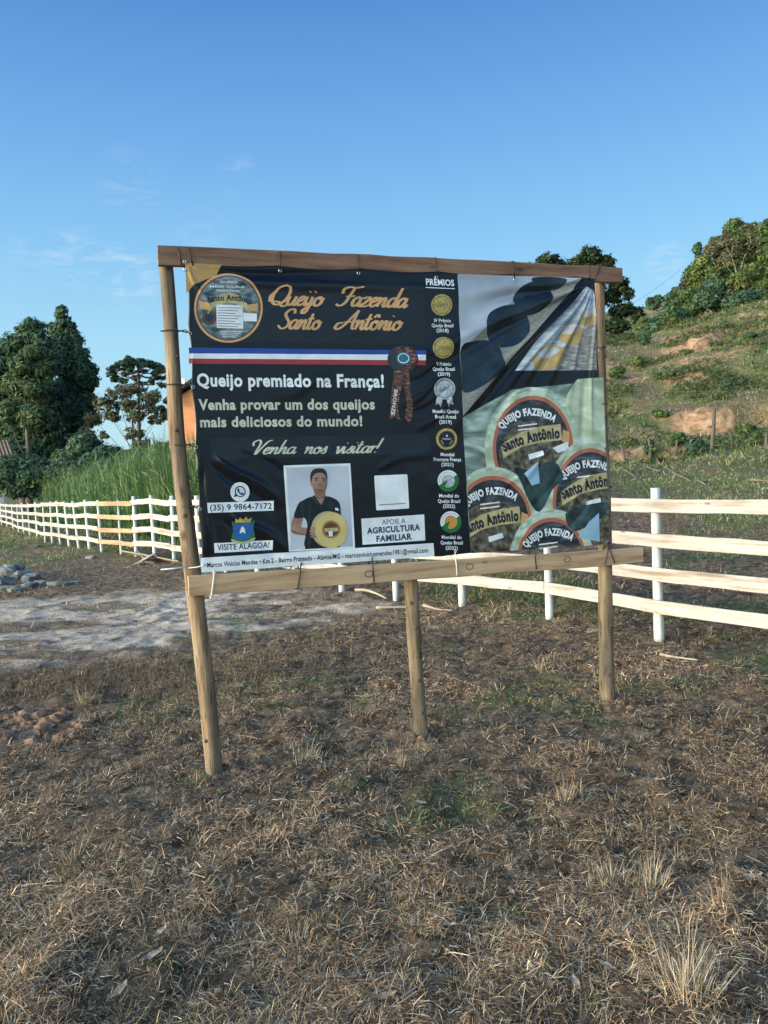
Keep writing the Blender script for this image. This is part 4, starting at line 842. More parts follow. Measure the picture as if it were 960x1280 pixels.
# big photo of wrapped cheeses
P3 = [(577.6, 522), (640, 487), (690, 482), (754, 476), (761, 680), (588.5, 691.5)]
gmot = vinyl('print_green_cheese', (.3, .36, .28), .3, [(.28, (.27, .32, .21)), (.48, (.42, .47, .34)), (.62, (.56, .61, .52)), (.76, (.80, .86, .84))], 4.5, (1, 2.4, 1), .75, 3, .5)
gback = vinyl('print_green_shadow', (.08, .12, .1), .3, [(.32, (.06, .09, .09)), (.5, (.24, .31, .28)), (.68, (.52, .60, .60))], 4, (1, 3, 1), .9, 3, .8)
p3 = poly('wrapped_cheese_print', P3, gback, 1, label='printed close-up of wrapped green cheeses with round labels')
P3c = [(577.6, 500), (600, 482), (690, 476), (754, 470), (761.4, 680), (588.5, 691.5)]
labm = vinyl('print_label_black', (.03, .035, .05), .3, [(.35, (.012, .014, .022)), (.55, (.04, .045, .06)), (.75, (.16, .17, .2))], 8, (1, 3, 1), .7); lar = vinyl('print_label_orange', (.42, .13, .08), .4)
lpic = vinyl('print_label_picture', (.1, .09, .07), .4, [(.35, (.02, .02, .022)), (.55, (.12, .10, .07)), (.7, (.26, .22, .17))], 26)
pale_g = vinyl('print_pale_wrap', (.5, .6, .58), .28, [(.35, (.26, .34, .28)), (.6, (.52, .62, .60)), (.8, (.74, .82, .84))], 14, (1, 3, 1), .8)
poly('cheese', ell(742, 528, 40, 62, 40), gmot, 1.6, parent=p3, clipto=P3c)
for i, (cx, cy_, rx, ry, r0, r1) in enumerate(((666, 560, 50.5, 65.5, 41, 50), (738, 629, 47.5, 69, 49, 62), (616, 651, 48, 56.5, 41, 55), (689, 699, 43, 52, 41, 55))):
    ly = 2 + i * 2.2
    ch = poly('cheese', ell(cx, cy_ + 2, rx + 10, ry + 13, 44), gmot, ly, parent=p3, clipto=P3c)
    if ch is None: continue
    pr('cheese_wrap_highlight', ringt(cx, cy_ + 1, rx + 8, ry + 10.5, 3.6, 44, 25, 170), pale_g, ly + .25, parent=p3, clipto=P3c)
    poly('label_rim', ell(cx, cy_, rx, ry, 44), lar, ly + .5, parent=p3, clipto=P3c); poly('label_disc', ell(cx, cy_, rx - 4, ry - 5, 44), labm, ly + 1, parent=p3, clipto=P3c)
    poly('label_picture', ell(cx, cy_ + 10, rx - 8, ry - 22, 36), lpic, ly + 1.3, parent=p3, clipto=P3c)
    yb = cy_ + (-27, -32, -20, -18)[i]; xo = (-5, -3, -2, -2)[i]
    text('label_lettering', 'QUEIJO FAZENDA', (cx - rx * .66 + xo, yb - 2 + 6), (cx + rx * .62 + xo, yb - 5), 8.8, whit, ly + 1.6, .05, parent=p3, arc=1.55, clipto=P3c)
    for k in range(2): poly('text_line', [(cx - 14 + xo, yb - 3 + 5 * k + 2), (cx + 10 + xo, yb - 6 + 5 * k + 2), (cx + 10 + xo, yb - 4.4 + 5 * k + 2), (cx - 14 + xo, yb - 1.4 + 5 * k + 2)], whit, ly + 1.6, parent=p3, clipto=P3c)
    if i < 3:
        yr = cy_ + (-14, -24, -2)[i]; qd = [(cx - rx * .80, yr + 10), (cx - rx * .3, yr - 6), (cx + rx * .2, yr - 13), (cx + rx * .68, yr - 16), (cx + rx * .72, yr + 4), (cx + rx * .2, yr + 7), (cx - rx * .3, yr + 13), (cx - rx * .74, yr + 27)]
        poly('label_ribbon', qd, rb, ly + 1.7, parent=p3, clipto=P3c); poly('ribbon_fold', [(cx + rx * .74, yr - 9), (cx + rx * .9, yr - 6), (cx + rx * .9, yr + 10), (cx + rx * .72, yr + 6)], gold, ly + 1.6, parent=p3, clipto=P3c)
        text('label_lettering', 'Santo Antônio', (cx - rx * .72, yr + 19), (cx + rx * .66, yr + 1.5), 13.5, ink, ly + 2.0, .06, parent=p3, arc=.45, clipto=P3c)
        poly('label_panel', [(cx - 6, yr + 22), (cx + 12, yr + 17), (cx + 13, yr + 23), (cx - 5, yr + 29)], paper, ly + 1.8, parent=p3, clipto=P3c)

dkg = vinyl('print_dark_gap', (.02, .04, .05), .3, [(.35, (.008, .02, .025)), (.7, (.05, .09, .10))], 10)
for i, pts in enumerate(([(642, 584), (664, 588), (690, 576), (704, 596), (690, 612), (674, 640), (660, 625), (652, 606)], [(706, 642), (730, 632), (758, 628), (757, 642), (740, 654), (716, 664)], [(722, 672), (736, 652), (748, 641), (749, 677)])):
    poly('wrap_gap' if i < 2 else 'pale_wrap', smooth_poly(pts, 3) if i < 2 else pts, dkg if i < 2 else vinyl('print_blue_wrap', (.3, .45, .62), .3), 9.4 + i * .2, parent=p3, clipto=P3c)
poly('pale_wrap', [(654, 592), (671, 577), (674, 604), (664, 607)], bpy.data.materials['print_blue_wrap'], 9.9, parent=p3, clipto=P3c); poly('pale_wrap', [(690, 560), (709, 552), (711, 562), (697, 566)], paper, 3.9, parent=p3, clipto=P3c)

# --- eyelets and cable ties (parts of the banner)
def eyelet(px, py):
    a, z = sgn(px, py, BO); h0 = float(wrinkle(np.array([a]), np.array([z]))[0]); c0 = S3(a, z, BO + h0 + .004)
    ring = [c0 + SU * .0075 * math.cos(q) + UP * .0075 * math.sin(q) for q in np.linspace(0, 2 * math.pi, 13)]; V, Fc = tube(ring, [.0024] * 13, 6, caps=False); mesh('eyelet', V, Fc, M_metal, banner, smooth=True)
def tie(pts, m=None, r=.0032):
    V, Fc = tube(pts, [r] * len(pts), 6); mesh('cable_tie', V, Fc, m or M_black, banner, smooth=True)
def vtie(px0, py0, px1, py1, m=None, over_beam=True, back=.045):
    """loop over a beam: front run between two picture points, wrapped behind"""
    f = .094 + .006; a0, z0 = sgn(px0, py0, f); a1, z1 = sgn(px1, py1, f)
    tie([S3(a1, z1, f), S3((a0 + a1) / 2, (z0 + z1) / 2, f - .004), S3(a0, z0 + .002, f - .006), S3(a0, z0 + .008, .066), S3(a0, z0 + .004, .045), S3((a0 + a1) / 2, (z0 + z1) / 2, .043), S3(a1, z1, .045), S3(a1, z1 - .004, .07), S3(a1, z1, f)], m)
for x, y0, y1 in ((222, 309.5, 329), (236, 310, 331), (350, 315, 338), (448, 319, 341), (545, 322, 346), (643, 326.5, 348)):
    vtie(x, y0, x + (5 if x < 300 else 0), y1); 
for x, y in ((230.5, 327), (230.8, 336.5), (350, 338), (448, 341), (545, 346), (643, 349)): eyelet(x + (0 if x < 235 else 0), y + .5)
vtie(737, 330, 738, 352); vtie(752, 331, 743, 352)
for x, y0, y1, m_ in ((264, 748, 717, M_wtie), (372.5, 737, 706, M_black), (468, 729.5, 698, M_black), (572, 720, 691, M_wtie), (671, 712.5, 686, M_black), (757, 706, 680, M_black), (769, 705, 683, M_black)):
    f = .1; a0, z0 = sgn(x, y0, f); a1, z1 = sgn(x + (4 if x < 400 else -3 if x < 755 else (5 if x < 765 else -8)), y1, f)
    tie([S3(a1, z1 + .008, f), S3(a1, z1 + .02, f - .003) if 0 else S3((a0 + a1) / 2, (z0 + z1) / 2, f - .002), S3(a0, z0 + .006, f - .004), S3(a0, z0 - .002, .07), S3(a0, z0 + .004, .04), S3(a1, z1 - .01, .04), S3(a1, z1, .06), S3(a1, z1 + .008, f)], m_, .0035); 
    if x < 755: eyelet(x + (4 if x < 400 else -3), y1 - 2)
# side ties round the posts
def side(px_post, py_post, px_e, py_e, R_, path, m=None):
    a1, z1 = sgn(px_e, py_e, BO); a0, z0 = sgn(px_post, py_post, 0); e_ = S3(a1, z1, BO + .012); s_ = 1 if a1 > a0 else -1
    pts = [e_]
    for th in np.linspace(-60, 240, 11): pts.append(S3(a0 + s_ * (R_ + .004) * math.cos(math.radians(90 + th - 30)) , z0 + .002 * math.sin(th), (R_ + .004) * math.sin(math.radians(90 + th - 30))))
    pts = [e_, S3(a0 + s_ * R_ * .5, z0, R_ + .006), S3(a0 - s_ * R_ * .5, z0 - .002, R_ * .9 + .004), S3(a0 - s_ * (R_ + .004), z0, 0), S3(a0, z0, -(R_ + .004)), S3(a0 + s_ * (R_ + .004), z0, .0), S3(a0 + s_ * (R_ + .03), z0, .05), e_]
    tie(pts, m); eyelet(px_e, py_e)
for yp, ye in ((414, 417), (481, 484), (556, 559), (633, 636)):
    xl = np.interp(yp, [322, 535, 735, 968], [205, 221.5, 243, 268.5]); side(xl, yp, 236.5 + (ye - 400) * .055, ye, .042, None)
xl = 240.3; side(xl, 708, 254.5, 706, .046, None, M_wtie); tie([S3(*sgn(236, 708, .06), .06), S3(*sgn(219, 710.5, .075), .075), S3(*sgn(201, 712, .06), .06)], M_wtie)
for yp, ye in ((435, 438), (505, 505), (562, 561), (640, 640)):
    xr = np.interp(yp, [345, 560, 880], [749, 753, 760.5]); side(xr, yp, 744.5 + (ye - 350) * .052, ye, .038, None)

# ------------------------------------------------------------------ the white fence
fp = [(820, 806, 611, 811), (682, 779, 0, 0), (575, 764, 0, 0), (491, 751, 0, 0), (423, 739, 0, 0)]
posts = []                                  # (x, y, lean dx per m)
P_near = [(3.09, 5.83), (2.40, 6.78), (1.66, 7.86), (.86, 8.78), (.11, 9.65), (-.63, 10.6), (-1.38, 11.5)]
for (x, y) in P_near: posts.append([x, y])
far = [(320, 12.4), (281, 13.35), (248, 14.3), (217, 15.3), (193, 16.3), (170, 17.1), (151, 17.8), (127, 18.5), (112, 19.5), (99, 20.3), (87, 21.1), (76, 21.8), (66, 22.9), (57, 23.8), (47.5, 26.5), (38, 28.4), (31, 31), (24.5, 33.5), (18, 37.5), (10.5, 41), (4, 44), (-3, 47.5), (-9, 51)]
for px, d in far: q = at_depth(px, 680, d); posts.append([q[0], d])
posts = np.array(posts)
gz = np.array([H(*p) for p in posts]); 
fence = empty('white_fence', (posts[1][0], posts[1][1], 0), label='long whitewashed four-rail wooden fence running behind the sign', cat='fence')
leans = {11: .02, 15: .06, 16: .10, 17: .07, 18: .04, 14: .03}
for i, (x, y) in enumerate(posts):
    hp = (1.36 if i < 3 else 1.33) - (.06 if i > 12 else 0) + rng.uniform(-.02, .02); ln = leans.get(i, rng.uniform(-.012, .012)); r_ = (.042 if i not in (13, 20, 22, 24) else .03) * rng.uniform(.92, 1.08)
    path = [(x - ln * q, y + .01 * q, gz[i] - .1 + q * (hp + .1)) for q in np.linspace(0, 1, 9)]
    V, Fc = tube(path, [r_ * (1.06 - .08 * q) for q in np.linspace(0, 1, 9)], 12, .02, i); o = mesh('fence_post', V, Fc, M_wpost, fence, smooth=False)
    o.data.polygons.foreach_set('use_smooth', np.array([len(p.vertices) == 4 for p in o.data.polygons]))
heights = (1.20, .895, .60, .31)
ends = [0, 3, 6, 8, 10, 12, 14, 17, 20, 24, 29]
i = 0; spans = [(0, 2), (2, 4), (4, 6), (6, 8), (8, 10), (10, 12), (12, 14), (14, 17), (17, 20), (20, 23), (23, 26), (26, 29)]
toc = np.zeros((len(posts), 2))
for k in range(len(posts)):
    d = posts[min(k + 1, len(posts) - 1)] - posts[max(k - 1, 0)]; d /= np.hypot(*d); nn_ = np.array([d[1], -d[0]]); 
    if np.dot(nn_, -posts[k]) < 0: nn_ = -nn_
    toc[k] = nn_
first = posts[0] + (posts[0] - posts[1]) * .9
for si, (a, b_) in enumerate(spans):
    orange = (a, b_) == (12, 14)
    for ri, hh in enumerate(heights):
        pts = []
        ks = list(range(a, b_ + 1)); jit = rng.uniform(-.012, .012); gap = .004
        for k in ks:
            q = posts[k] + toc[k] * .062; pts.append((q[0], q[1], gz[k] + hh - (.03 if a > 11 else 0) + jit + rng.uniform(-.012, .012)))
        if a == 0: q = first + toc[0] * .062; pts.insert(0, (q[0], q[1], H(*first) + hh + jit))
        pts = np.array(pts); cum = np.concatenate([[0], np.cumsum(np.linalg.norm(np.diff(pts, axis=0), axis=1))]); tt = np.linspace(gap, cum[-1] - gap, 6 * len(pts))
        path = np.stack([np.interp(tt, cum, pts[:, c_]) for c_ in range(3)], -1); path[:, 2] += .006 * np.sin(tt * 1.7 + si + ri)
        V, Fc = plank(path, UP, .024, .118 if a < 12 else .105, .005, si * 4 + ri); o = mesh('rail', V, Fc, M_orange if orange else M_white, fence)
        if orange: o['label'] = 'unpainted orange rail'

# loose boards by the fence
def limb(p0, p1, r0, r1, sagk=.1, n=7):
    p0, p1 = np.array(p0, float), np.array(p1, float); L_ = np.linalg.norm(p1 - p0); off = rng.normal(0, sagk * .4, 3) * L_
    path = [p0 + (p1 - p0) * q + off * math.sin(q * math.pi) for q in np.linspace(0, 1, n)]
    return tube(path, list(np.linspace(r0, r1, n)), 7)

def board(name, p0, p1, w_, label, th=.022, tilt=.2, m=None, grp='loose boards lying by the fence'):
    p0 = np.array(p0, float); p1 = np.array(p1, float); d = (p1 - p0) / np.linalg.norm(p1 - p0); sd_ = np.cross(d, [0, 0, 1.0]); sd_ /= np.linalg.norm(sd_); up = np.cross(sd_, d) * math.sin(tilt) + sd_ * math.cos(tilt)
    V, Fc = plank([p0 + (p1 - p0) * q for q in np.linspace(0, 1, 8)], up, th, w_, .006, int(p0[0] * 13)); tag(mesh(name, V, Fc, m or M_board), label, 'board', grp)
def stick(name, p0, p1, w_, label, tilt=0, grp='', m=None):
    V, Fc = limb(np.array(p0), np.array(p1), w_ * .45, w_ * .2, .06, 9); tag(mesh(name, V, Fc, m or M_board, smooth=True), label, 'stick', grp)
def gp(px, py, dz=0): q = on_ground(px, py); q[2] = H(q[0], q[1]) + dz; return q
board('loose_board', gp(153, 695, .12), gp(226, 706, .05), .14, 'long fallen board lying along the foot of the fence left of the sign', tilt=.5)
board('loose_board', gp(172, 706, .03), gp(192, 701, .13), .22, 'short broken board propped under the long fallen board', tilt=.3)
board('loose_board', gp(176, 693, .10), gp(188, 706, .04), .16, 'short weathered slab leaning across the long fallen board', tilt=.25)
stick('stray_stick', gp(825, 822, .03), gp(872, 830, .03), .03, 'straw-coloured stick on the grass right of the right sign post', tilt=1.2, grp='sticks on the ground')
stick('stray_stick', gp(445, 742, .04), gp(483, 751, .03), .05, 'pale stick lying left of the middle sign post behind the banner', tilt=.9, grp='sticks on the ground')
stick('stray_stick', gp(530, 760, .04), gp(565, 768, .03), .04, 'broken stick at the foot of a fence post behind the banner', tilt=.9, grp='sticks on the ground')
stick('stray_stick', gp(470, 762, .03), gp(520, 760, .03), .04, 'thin pale stick just behind the middle sign post', tilt=1.0, grp='sticks on the ground')
stick('stray_stick', gp(740, 803, .03), gp(800, 797, .03), .03, 'dark twig behind the right sign post', tilt=1.0, grp='sticks on the ground', m=M_oldpost)

# stones
def stone(px, py, sx_, sy_, sz_, label, slab=False, dz=0, yaw=0.0, seed=0):
    sx_, sy_, sz_, dz = sx_ * .72, sy_ * .72, sz_ * .7, dz * .7; p = gp(px, py); V = []; n1, n2 = 7, 12
    for i in range(n1 + 1):
        th = math.pi * i / n1
        for k in range(n2):
            ph = 2 * math.pi * k / n2; v = np.array([math.sin(th) * math.cos(ph), math.sin(th) * math.sin(ph), math.cos(th)])
            pw = .35 if slab else .75; v = np.sign(v) * np.abs(v) ** pw; f = 1 + .6 * (float(vn(v[0] * 1.7 + 5 + seed, v[1] * 1.7 + v[2] * 1.3 + 9, seed)) - .5)
            x, y = v[0] * sx_ * f, v[1] * sy_ * f; V.append((p[0] + x * math.cos(yaw) - y * math.sin(yaw), p[1] + x * math.sin(yaw) + y * math.cos(yaw), p[2] + dz + v[2] * sz_ * f))
    Fc = [(i * n2 + k, (i + 1) * n2 + k, (i + 1) * n2 + (k + 1) % n2, i * n2 + (k + 1) % n2) for i in range(n1) for k in range(n2)]
    o = mesh('stone', V, Fc, M_stone, smooth=False); tag(o, label, 'stone', 'heap of grey stones and broken slabs')
M_stone = noisy('grey_stone', [(.3, (.09, .09, .08)), (.5, (.19, .19, .175)), (.72, (.33, .31, .29))], 6, bump=.6, bscale=25, dist=.02)
for k, a in enumerate([(2, 722, .42, .3, .16, 'large rounded grey stone at the left end of the stone heap', False, .12), (14, 720, .3, .22, .14, 'pale stone on top of the heap beside the large rounded one', False, .2),
          (28, 725, .26, .2, .12, 'angular grey stone in the middle of the heap', False, .12), (40, 727, .22, .2, .10, 'broken blocky stone at the right side of the heap', True, .08),
          (8, 738, .30, .2, .06, 'dark flat slab at the front left of the heap', True, .04), (24, 738, .22, .14, .05, 'light rectangular slab lying in front of the heap', True, .04),
          (36, 733, .2, .14, .05, 'thin slab just right of the light rectangular slab', True, .04), (52, 730, .18, .12, .05, 'small tilted slab at the right end of the heap', True, .05),
          (72, 731, .24, .12, .05, 'greenish brick-shaped stone lying apart right of the heap', True, .04), (90, 730, .24, .12, .05, 'last brick-shaped stone in the row right of the heap', True, .04),
          (44, 682, .25, .15, .05, 'flat pale stone in the grass before the far fence', True, .03), (113, 697, .18, .12, .06, 'dark clod lying before the fence corner', False, .04),
          (-8, 732, .4, .3, .14, 'grey stone cut by the left edge of the heap', False, .1), (134, 701, .16, .05, .02, 'white sliver of stone on the bare earth', True, .02)]):
    stone(*a, yaw=k * .8, seed=k + 3)
# clods of dug earth
M_clod = noisy('dug_earth', [(.3, (.09, .055, .04)), (.5, (.19, .11, .07)), (.72, (.28, .17, .11))], 12, bump=.7, bscale=40, dist=.02)
def clods(n, cx, cy, s, r0, r1, name, label):
    Vs, Fs = [], []; o_ = 0; g_ = 1.618; base = np.array([(-1, g_, 0), (1, g_, 0), (-1, -g_, 0), (1, -g_, 0), (0, -1, g_), (0, 1, g_), (0, -1, -g_), (0, 1, -g_), (g_, 0, -1), (g_, 0, 1), (-g_, 0, -1), (-g_, 0, 1)], float) / 1.9
    fc = np.array([(0, 11, 5), (0, 5, 1), (0, 1, 7), (0, 7, 10), (0, 10, 11), (1, 5, 9), (5, 11, 4), (11, 10, 2), (10, 7, 6), (7, 1, 8), (3, 9, 4), (3, 4, 2), (3, 2, 6), (3, 6, 8), (3, 8, 9), (4, 9, 5), (2, 4, 11), (6, 2, 10), (8, 6, 7), (9, 8, 1)])
    x = rng.normal(cx, s, n); y = rng.normal(cy, s * .8, n); z = terrain(x, y)[0]; r = r0 + (r1 - r0) * rng.random(n) ** 3
    for i in range(n):
        v = base * rng.uniform(.75, 1.2, (12, 3)) * r[i] * (1.2, 1, .7); Vs.append(v + (x[i], y[i], z[i] + r[i] * .1)); Fs.append(fc + o_); o_ += 12
    tag(mesh(name, np.concatenate(Vs), np.concatenate(Fs), M_clod), label, 'soil', kind='stuff')
clods(170, -2.72, 5.15, .28, .012, .07, 'earth_clods', 'reddish clods of dug earth at the left edge')
clods(260, -.84, 4.18, .13, .006, .03, 'earth_clods', 'crumbled earth round the foot of the left sign post')
clods(200, .2, 4.72, .12, .006, .028, 'earth_clods', 'crumbled earth round the foot of the middle sign post')
clods(180, 1.5, 5.1, .12, .006, .028, 'earth_clods', 'crumbled earth round the foot of the right sign post')
n = 1400; x, y = scatter(n, 1.7, 7.5, 1.2); z = terrain(x, y)[0]; r = .003 + .014 * rng.random(n) ** 3
base = np.array([(0, 0, 1), (1, 0, .1), (.3, .95, 0), (-.8, .6, .1), (-.8, -.6, 0), (.3, -.95, .1)], float); fc = np.array([(0, 1, 2), (0, 2, 3), (0, 3, 4), (0, 4, 5), (0, 5, 1)])
V = (base[None] * rng.uniform(.7, 1.3, (n, 6, 3)) * r[:, None, None] + np.stack([x, y, z], -1)[:, None]).reshape(-1, 3); Fc = (fc[None] + (np.arange(n) * 6)[:, None, None]).reshape(-1, 3)
tag(mesh('earth_crumbs', V, Fc, M_clod), 'scattered crumbs of dark soil over the pasture', 'soil', kind='stuff')

# ------------------------------------------------------------------ trees
M_fol = leafmat('foliage', .3, .6, .2); M_bark = noisy('bark', [(.3, (.07, .055, .045)), (.7, (.18, .15, .12))], 6, (1, 1, .3), bump=.5)
M_palebark = noisy('pale_bark', [(.3, (.15, .13, .10)), (.7, (.32, .28, .22))], 6, (1, 1, .3), bump=.4)
def crown_leaves(blobs, n, size, pal, up=.35, spread=1.0):
    """blobs: centres (k,3), radii (k,3). leaves in sub-clumps on and inside each blob"""
    vol = np.array([b_[3] * b_[5] for b_ in blobs]); vol = vol / vol.sum(); Cs, Ns, col, sz = [], [], [], []
    for bi, b_ in enumerate(blobs):
        m = max(30, int(n * vol[bi])); c0 = np.array(b_[:3]); r0 = np.array(b_[3:6]); k = max(7, m // 26)
        d = rng.normal(size=(k, 3)); d /= np.linalg.norm(d, axis=1)[:, None]; sc_ = c0 + d * r0 * spread * (rng.uniform(.3, 1.12, (k, 1)) ** .6)
        which = rng.integers(0, k, m); dd = rng.normal(size=(m, 3)); dd /= np.linalg.norm(dd, axis=1)[:, None]
        rad = r0.mean() * spread * rng.uniform(.16, .62, (k, 1))[which] * rng.uniform(.3, 1.2, (m, 1)); p = sc_[which] + dd * rad * np.array([1.15, 1.15, .75]); Cs.append(p)
        nr = dd * .8 + d[which] * .5 + np.array([0, 0, up]) + rng.normal(0, .35, (m, 3)); Ns.append(nr / np.linalg.norm(nr, axis=1)[:, None])
        tone = rng.uniform(.7, 1.3, (k, 1))[which] * rng.uniform(.75, 1.25, (m, 1)); pk = rng.integers(0, len(pal), k)[which]; pk = np.where(rng.random(m) < .3, rng.integers(0, len(pal), m), pk)
        col.append(np.array(pal)[pk] * tone)
    P, Nn, C_ = np.concatenate(Cs), np.concatenate(Ns), np.concatenate(col); m = len(P)
    a = np.cross(Nn, rng.normal(size=(m, 3))); a /= np.linalg.norm(a, axis=1)[:, None]; b2 = np.cross(Nn, a); s = size * rng.uniform(.55, 1.35, (m, 1)); lng = rng.uniform(.9, 1.6, (m, 1))
    V = np.stack([P - a * s * lng, P - b2 * s * .5, P + a * s * lng, P + b2 * s * .5], 1).reshape(-1, 3); Fc = np.arange(4 * m).reshape(m, 4)
    return V, Fc, np.repeat(C_, 4, axis=0)
def merge(parts):
    V = []; Fc = []; o = 0
    for v, f in parts: V.append(v); Fc += [[i + o for i in q] for q in f]; o += len(v)
    return np.concatenate(V), Fc
DG = [(.055, .11, .075), (.075, .135, .07), (.05, .095, .075), (.10, .155, .065)]
MG = [(.07, .125, .045), (.105, .155, .05), (.055, .10, .04), (.14, .17, .06)]
LG = [(.11, .165, .05), (.15, .185, .055), (.085, .13, .045), (.18, .18, .07)]
SG = [(.08, .13, .065), (.11, .155, .06), (.06, .10, .06), (.14, .17, .07)]
BR = [(.14, .13, .08), (.12, .13, .07), (.18, .15, .09), (.10, .11, .065)]
def tree(name, label, blobs_px, depth, n, size, pal, trunk=None, bark=None, group=None, limbs=8, trunk_r=.22, base_px=None, dj=.35, up=.35, cat='tree', spread=1.0):
    bl = []
    for (px, py, rx, ry) in blobs_px:
        dz = depth + rng.uniform(-1, 1) * dj * rx * depth / F; c0 = at_depth(px, py, dz); s = depth / F; bl.append((*c0, rx * s * .88, max(rx, ry) * s * .8, ry * s * .88))
    bx = base_px if base_px else np.mean([b_[0] for b_ in blobs_px]); b0 = at_depth(bx, 600, depth); gz_ = H(b0[0], depth); root = empty(name, (b0[0], depth, gz_), label=label, cat=cat, group=group)
    V, Fc, C_ = crown_leaves(bl, int(n * 3.4), size * .98, pal, up, spread=spread); mesh('crown', V, Fc, M_fol, root, col=C_)
    top = max(b_[2] for b_ in bl); cen = np.mean([b_[:3] for b_ in bl], axis=0)
    tp = np.array([cen[0], cen[1], gz_ + (top - gz_) * .8]) if trunk is None else at_depth(*trunk, depth)
    nseg = 10; path = [np.array([b0[0], depth, gz_ - .2]) * (1 - q) + tp * q + np.array([math.sin(q * 4 + bx) * .12, 0, 0]) for q in np.linspace(0, 1, nseg)]
    V, Fc = tube(path, [trunk_r * (1.15 - .95 * q) for q in np.linspace(0, 1, nseg)], 9, .08, int(bx)); mesh('trunk', V, Fc, bark or M_bark, root, smooth=True)
    pick = sorted(range(len(bl)), key=lambda k: -bl[k][3])[:limbs]
    for k in pick:
        tgt = np.array(bl[k][:3]); q = min(.9, max(.25, (tgt[2] - gz_) / max(.5, tp[2] - gz_) - .3)); s_ = path[int(q * (nseg - 1))]
        V, Fc = limb(s_, tgt, trunk_r * .26 * (1.1 - q * .6), trunk_r * .05); mesh('branch', V, Fc, bark or M_bark, root, smooth=True)
    return root
# left
tree('broad_tree', 'broad dark evergreen tree at the far left edge behind the cane', [(37, 414, 16, 14), (22, 432, 18, 16), (48, 430, 16, 16), (8, 452, 20, 20), (34, 455, 22, 20), (60, 455, 14, 16), (10, 490, 26, 26), (44, 492, 26, 26), (66, 500, 16, 22), (20, 530, 30, 26), (52, 535, 26, 26), (-15, 480, 22, 50), (30, 570, 40, 24), (-5, 565, 30, 30)], 62, 17000, .17, DG, trunk_r=.4, base_px=30, spread=1.12)
tree('spired_tree', 'tallest dark tree with a pointed top right of the broad evergreen', [(78, 393, 6, 10), (82, 408, 10, 10), (71, 412, 9, 9), (90, 425, 11, 12), (76, 430, 12, 14), (98, 444, 11, 13), (82, 450, 15, 16), (110, 462, 9, 10), (95, 470, 18, 17), (114, 478, 8, 9), (84, 492, 18, 18), (106, 500, 12, 14), (92, 522, 22, 18), (78, 550, 24, 22), (102, 560, 16, 18)], 66, 14000, .17, DG, trunk_r=.35, base_px=85, spread=1.15)
tree('sunlit_tree', 'lighter green tree in front of the broad dark evergreen', [(42, 442, 16, 10), (28, 456, 16, 12), (54, 462, 14, 12), (18, 480, 18, 14), (38, 486, 18, 14), (12, 515, 18, 16), (42, 520, 18, 16)], 57, 5500, .17, SG, trunk_r=.25, base_px=32)
tree('sparse_tree', 'sparse olive-brown tree with sky showing through beneath the umbrella pine', [(148, 492, 14, 7), (168, 487, 13, 7), (188, 495, 12, 8), (130, 505, 12, 8), (158, 506, 14, 7), (183, 510, 14, 6), (204, 515, 11, 8), (116, 523, 11, 9), (142, 521, 12, 6), (170, 521, 13, 6), (196, 525, 10, 5), (108, 540, 9, 8), (168, 541, 11, 8), (178, 557, 10, 8), (128, 545, 6, 5)], 58, 2300, .13, BR, trunk=(165, 500), trunk_r=.16, base_px=172, limbs=15, spread=1.15, dj=.9)
# umbrella pine with tiers
def umbrella(label, cx, ytop, d, half, ybot, n):
    b0 = at_depth(cx, 600, d); gz_ = H(b0[0], d); root = empty('umbrella_pine', (b0[0], d, gz_), label=label, cat='tree'); topp = at_depth(cx, ytop + 6, d); s = d / F
    path = [np.array([b0[0], d, gz_ - .2]) * (1 - q) + topp * q for q in np.linspace(0, 1, 12)]; V, Fc = tube(path, [.24 * (1.1 - .7 * q) for q in np.linspace(0, 1, 12)], 9); mesh('trunk', V, Fc, M_bark, root, smooth=True)
    bl = []
    for tier, (dy, hw) in enumerate(((0, .78), (6, 1.0), (15, .95), (25, .8))):
        for k in range(11 - tier * 2):
            th = 2 * math.pi * k / (11 - tier * 2) + tier; rr2 = half * hw * s; st = topp + np.array([0, 0, -(dy + 10) * s]); en = topp + np.array([math.cos(th) * rr2, math.sin(th) * rr2, -(dy * .9 + abs(math.cos(th)) * 7) * s])
            mid = (st + en) / 2 + np.array([0, 0, -.5]); V, Fc = tube([st, (st + mid) / 2 + np.array([0, 0, -.1]), mid, en], [.07, .05, .04, .03], 6); mesh('branch', V, Fc, M_bark, root, smooth=True)
            bl.append((*en, 5.5 * s, 5.5 * s, 3.0 * s))
            if tier == 0: bl.append((*((st + en) / 2 + np.array([0, 0, .35])), 7 * s, 7 * s, 3 * s))
    V, Fc, C_ = crown_leaves(bl, n * 2, .12, DG, .5); mesh('crown', V, Fc, M_fol, root, col=C_)
umbrella('flat-topped umbrella pine rising above the sparse tree, left of the sign', 173, 446, 72, 34, 560, 6500)
G1 = 'dark shrubs at the foot of the trees left of the sign'
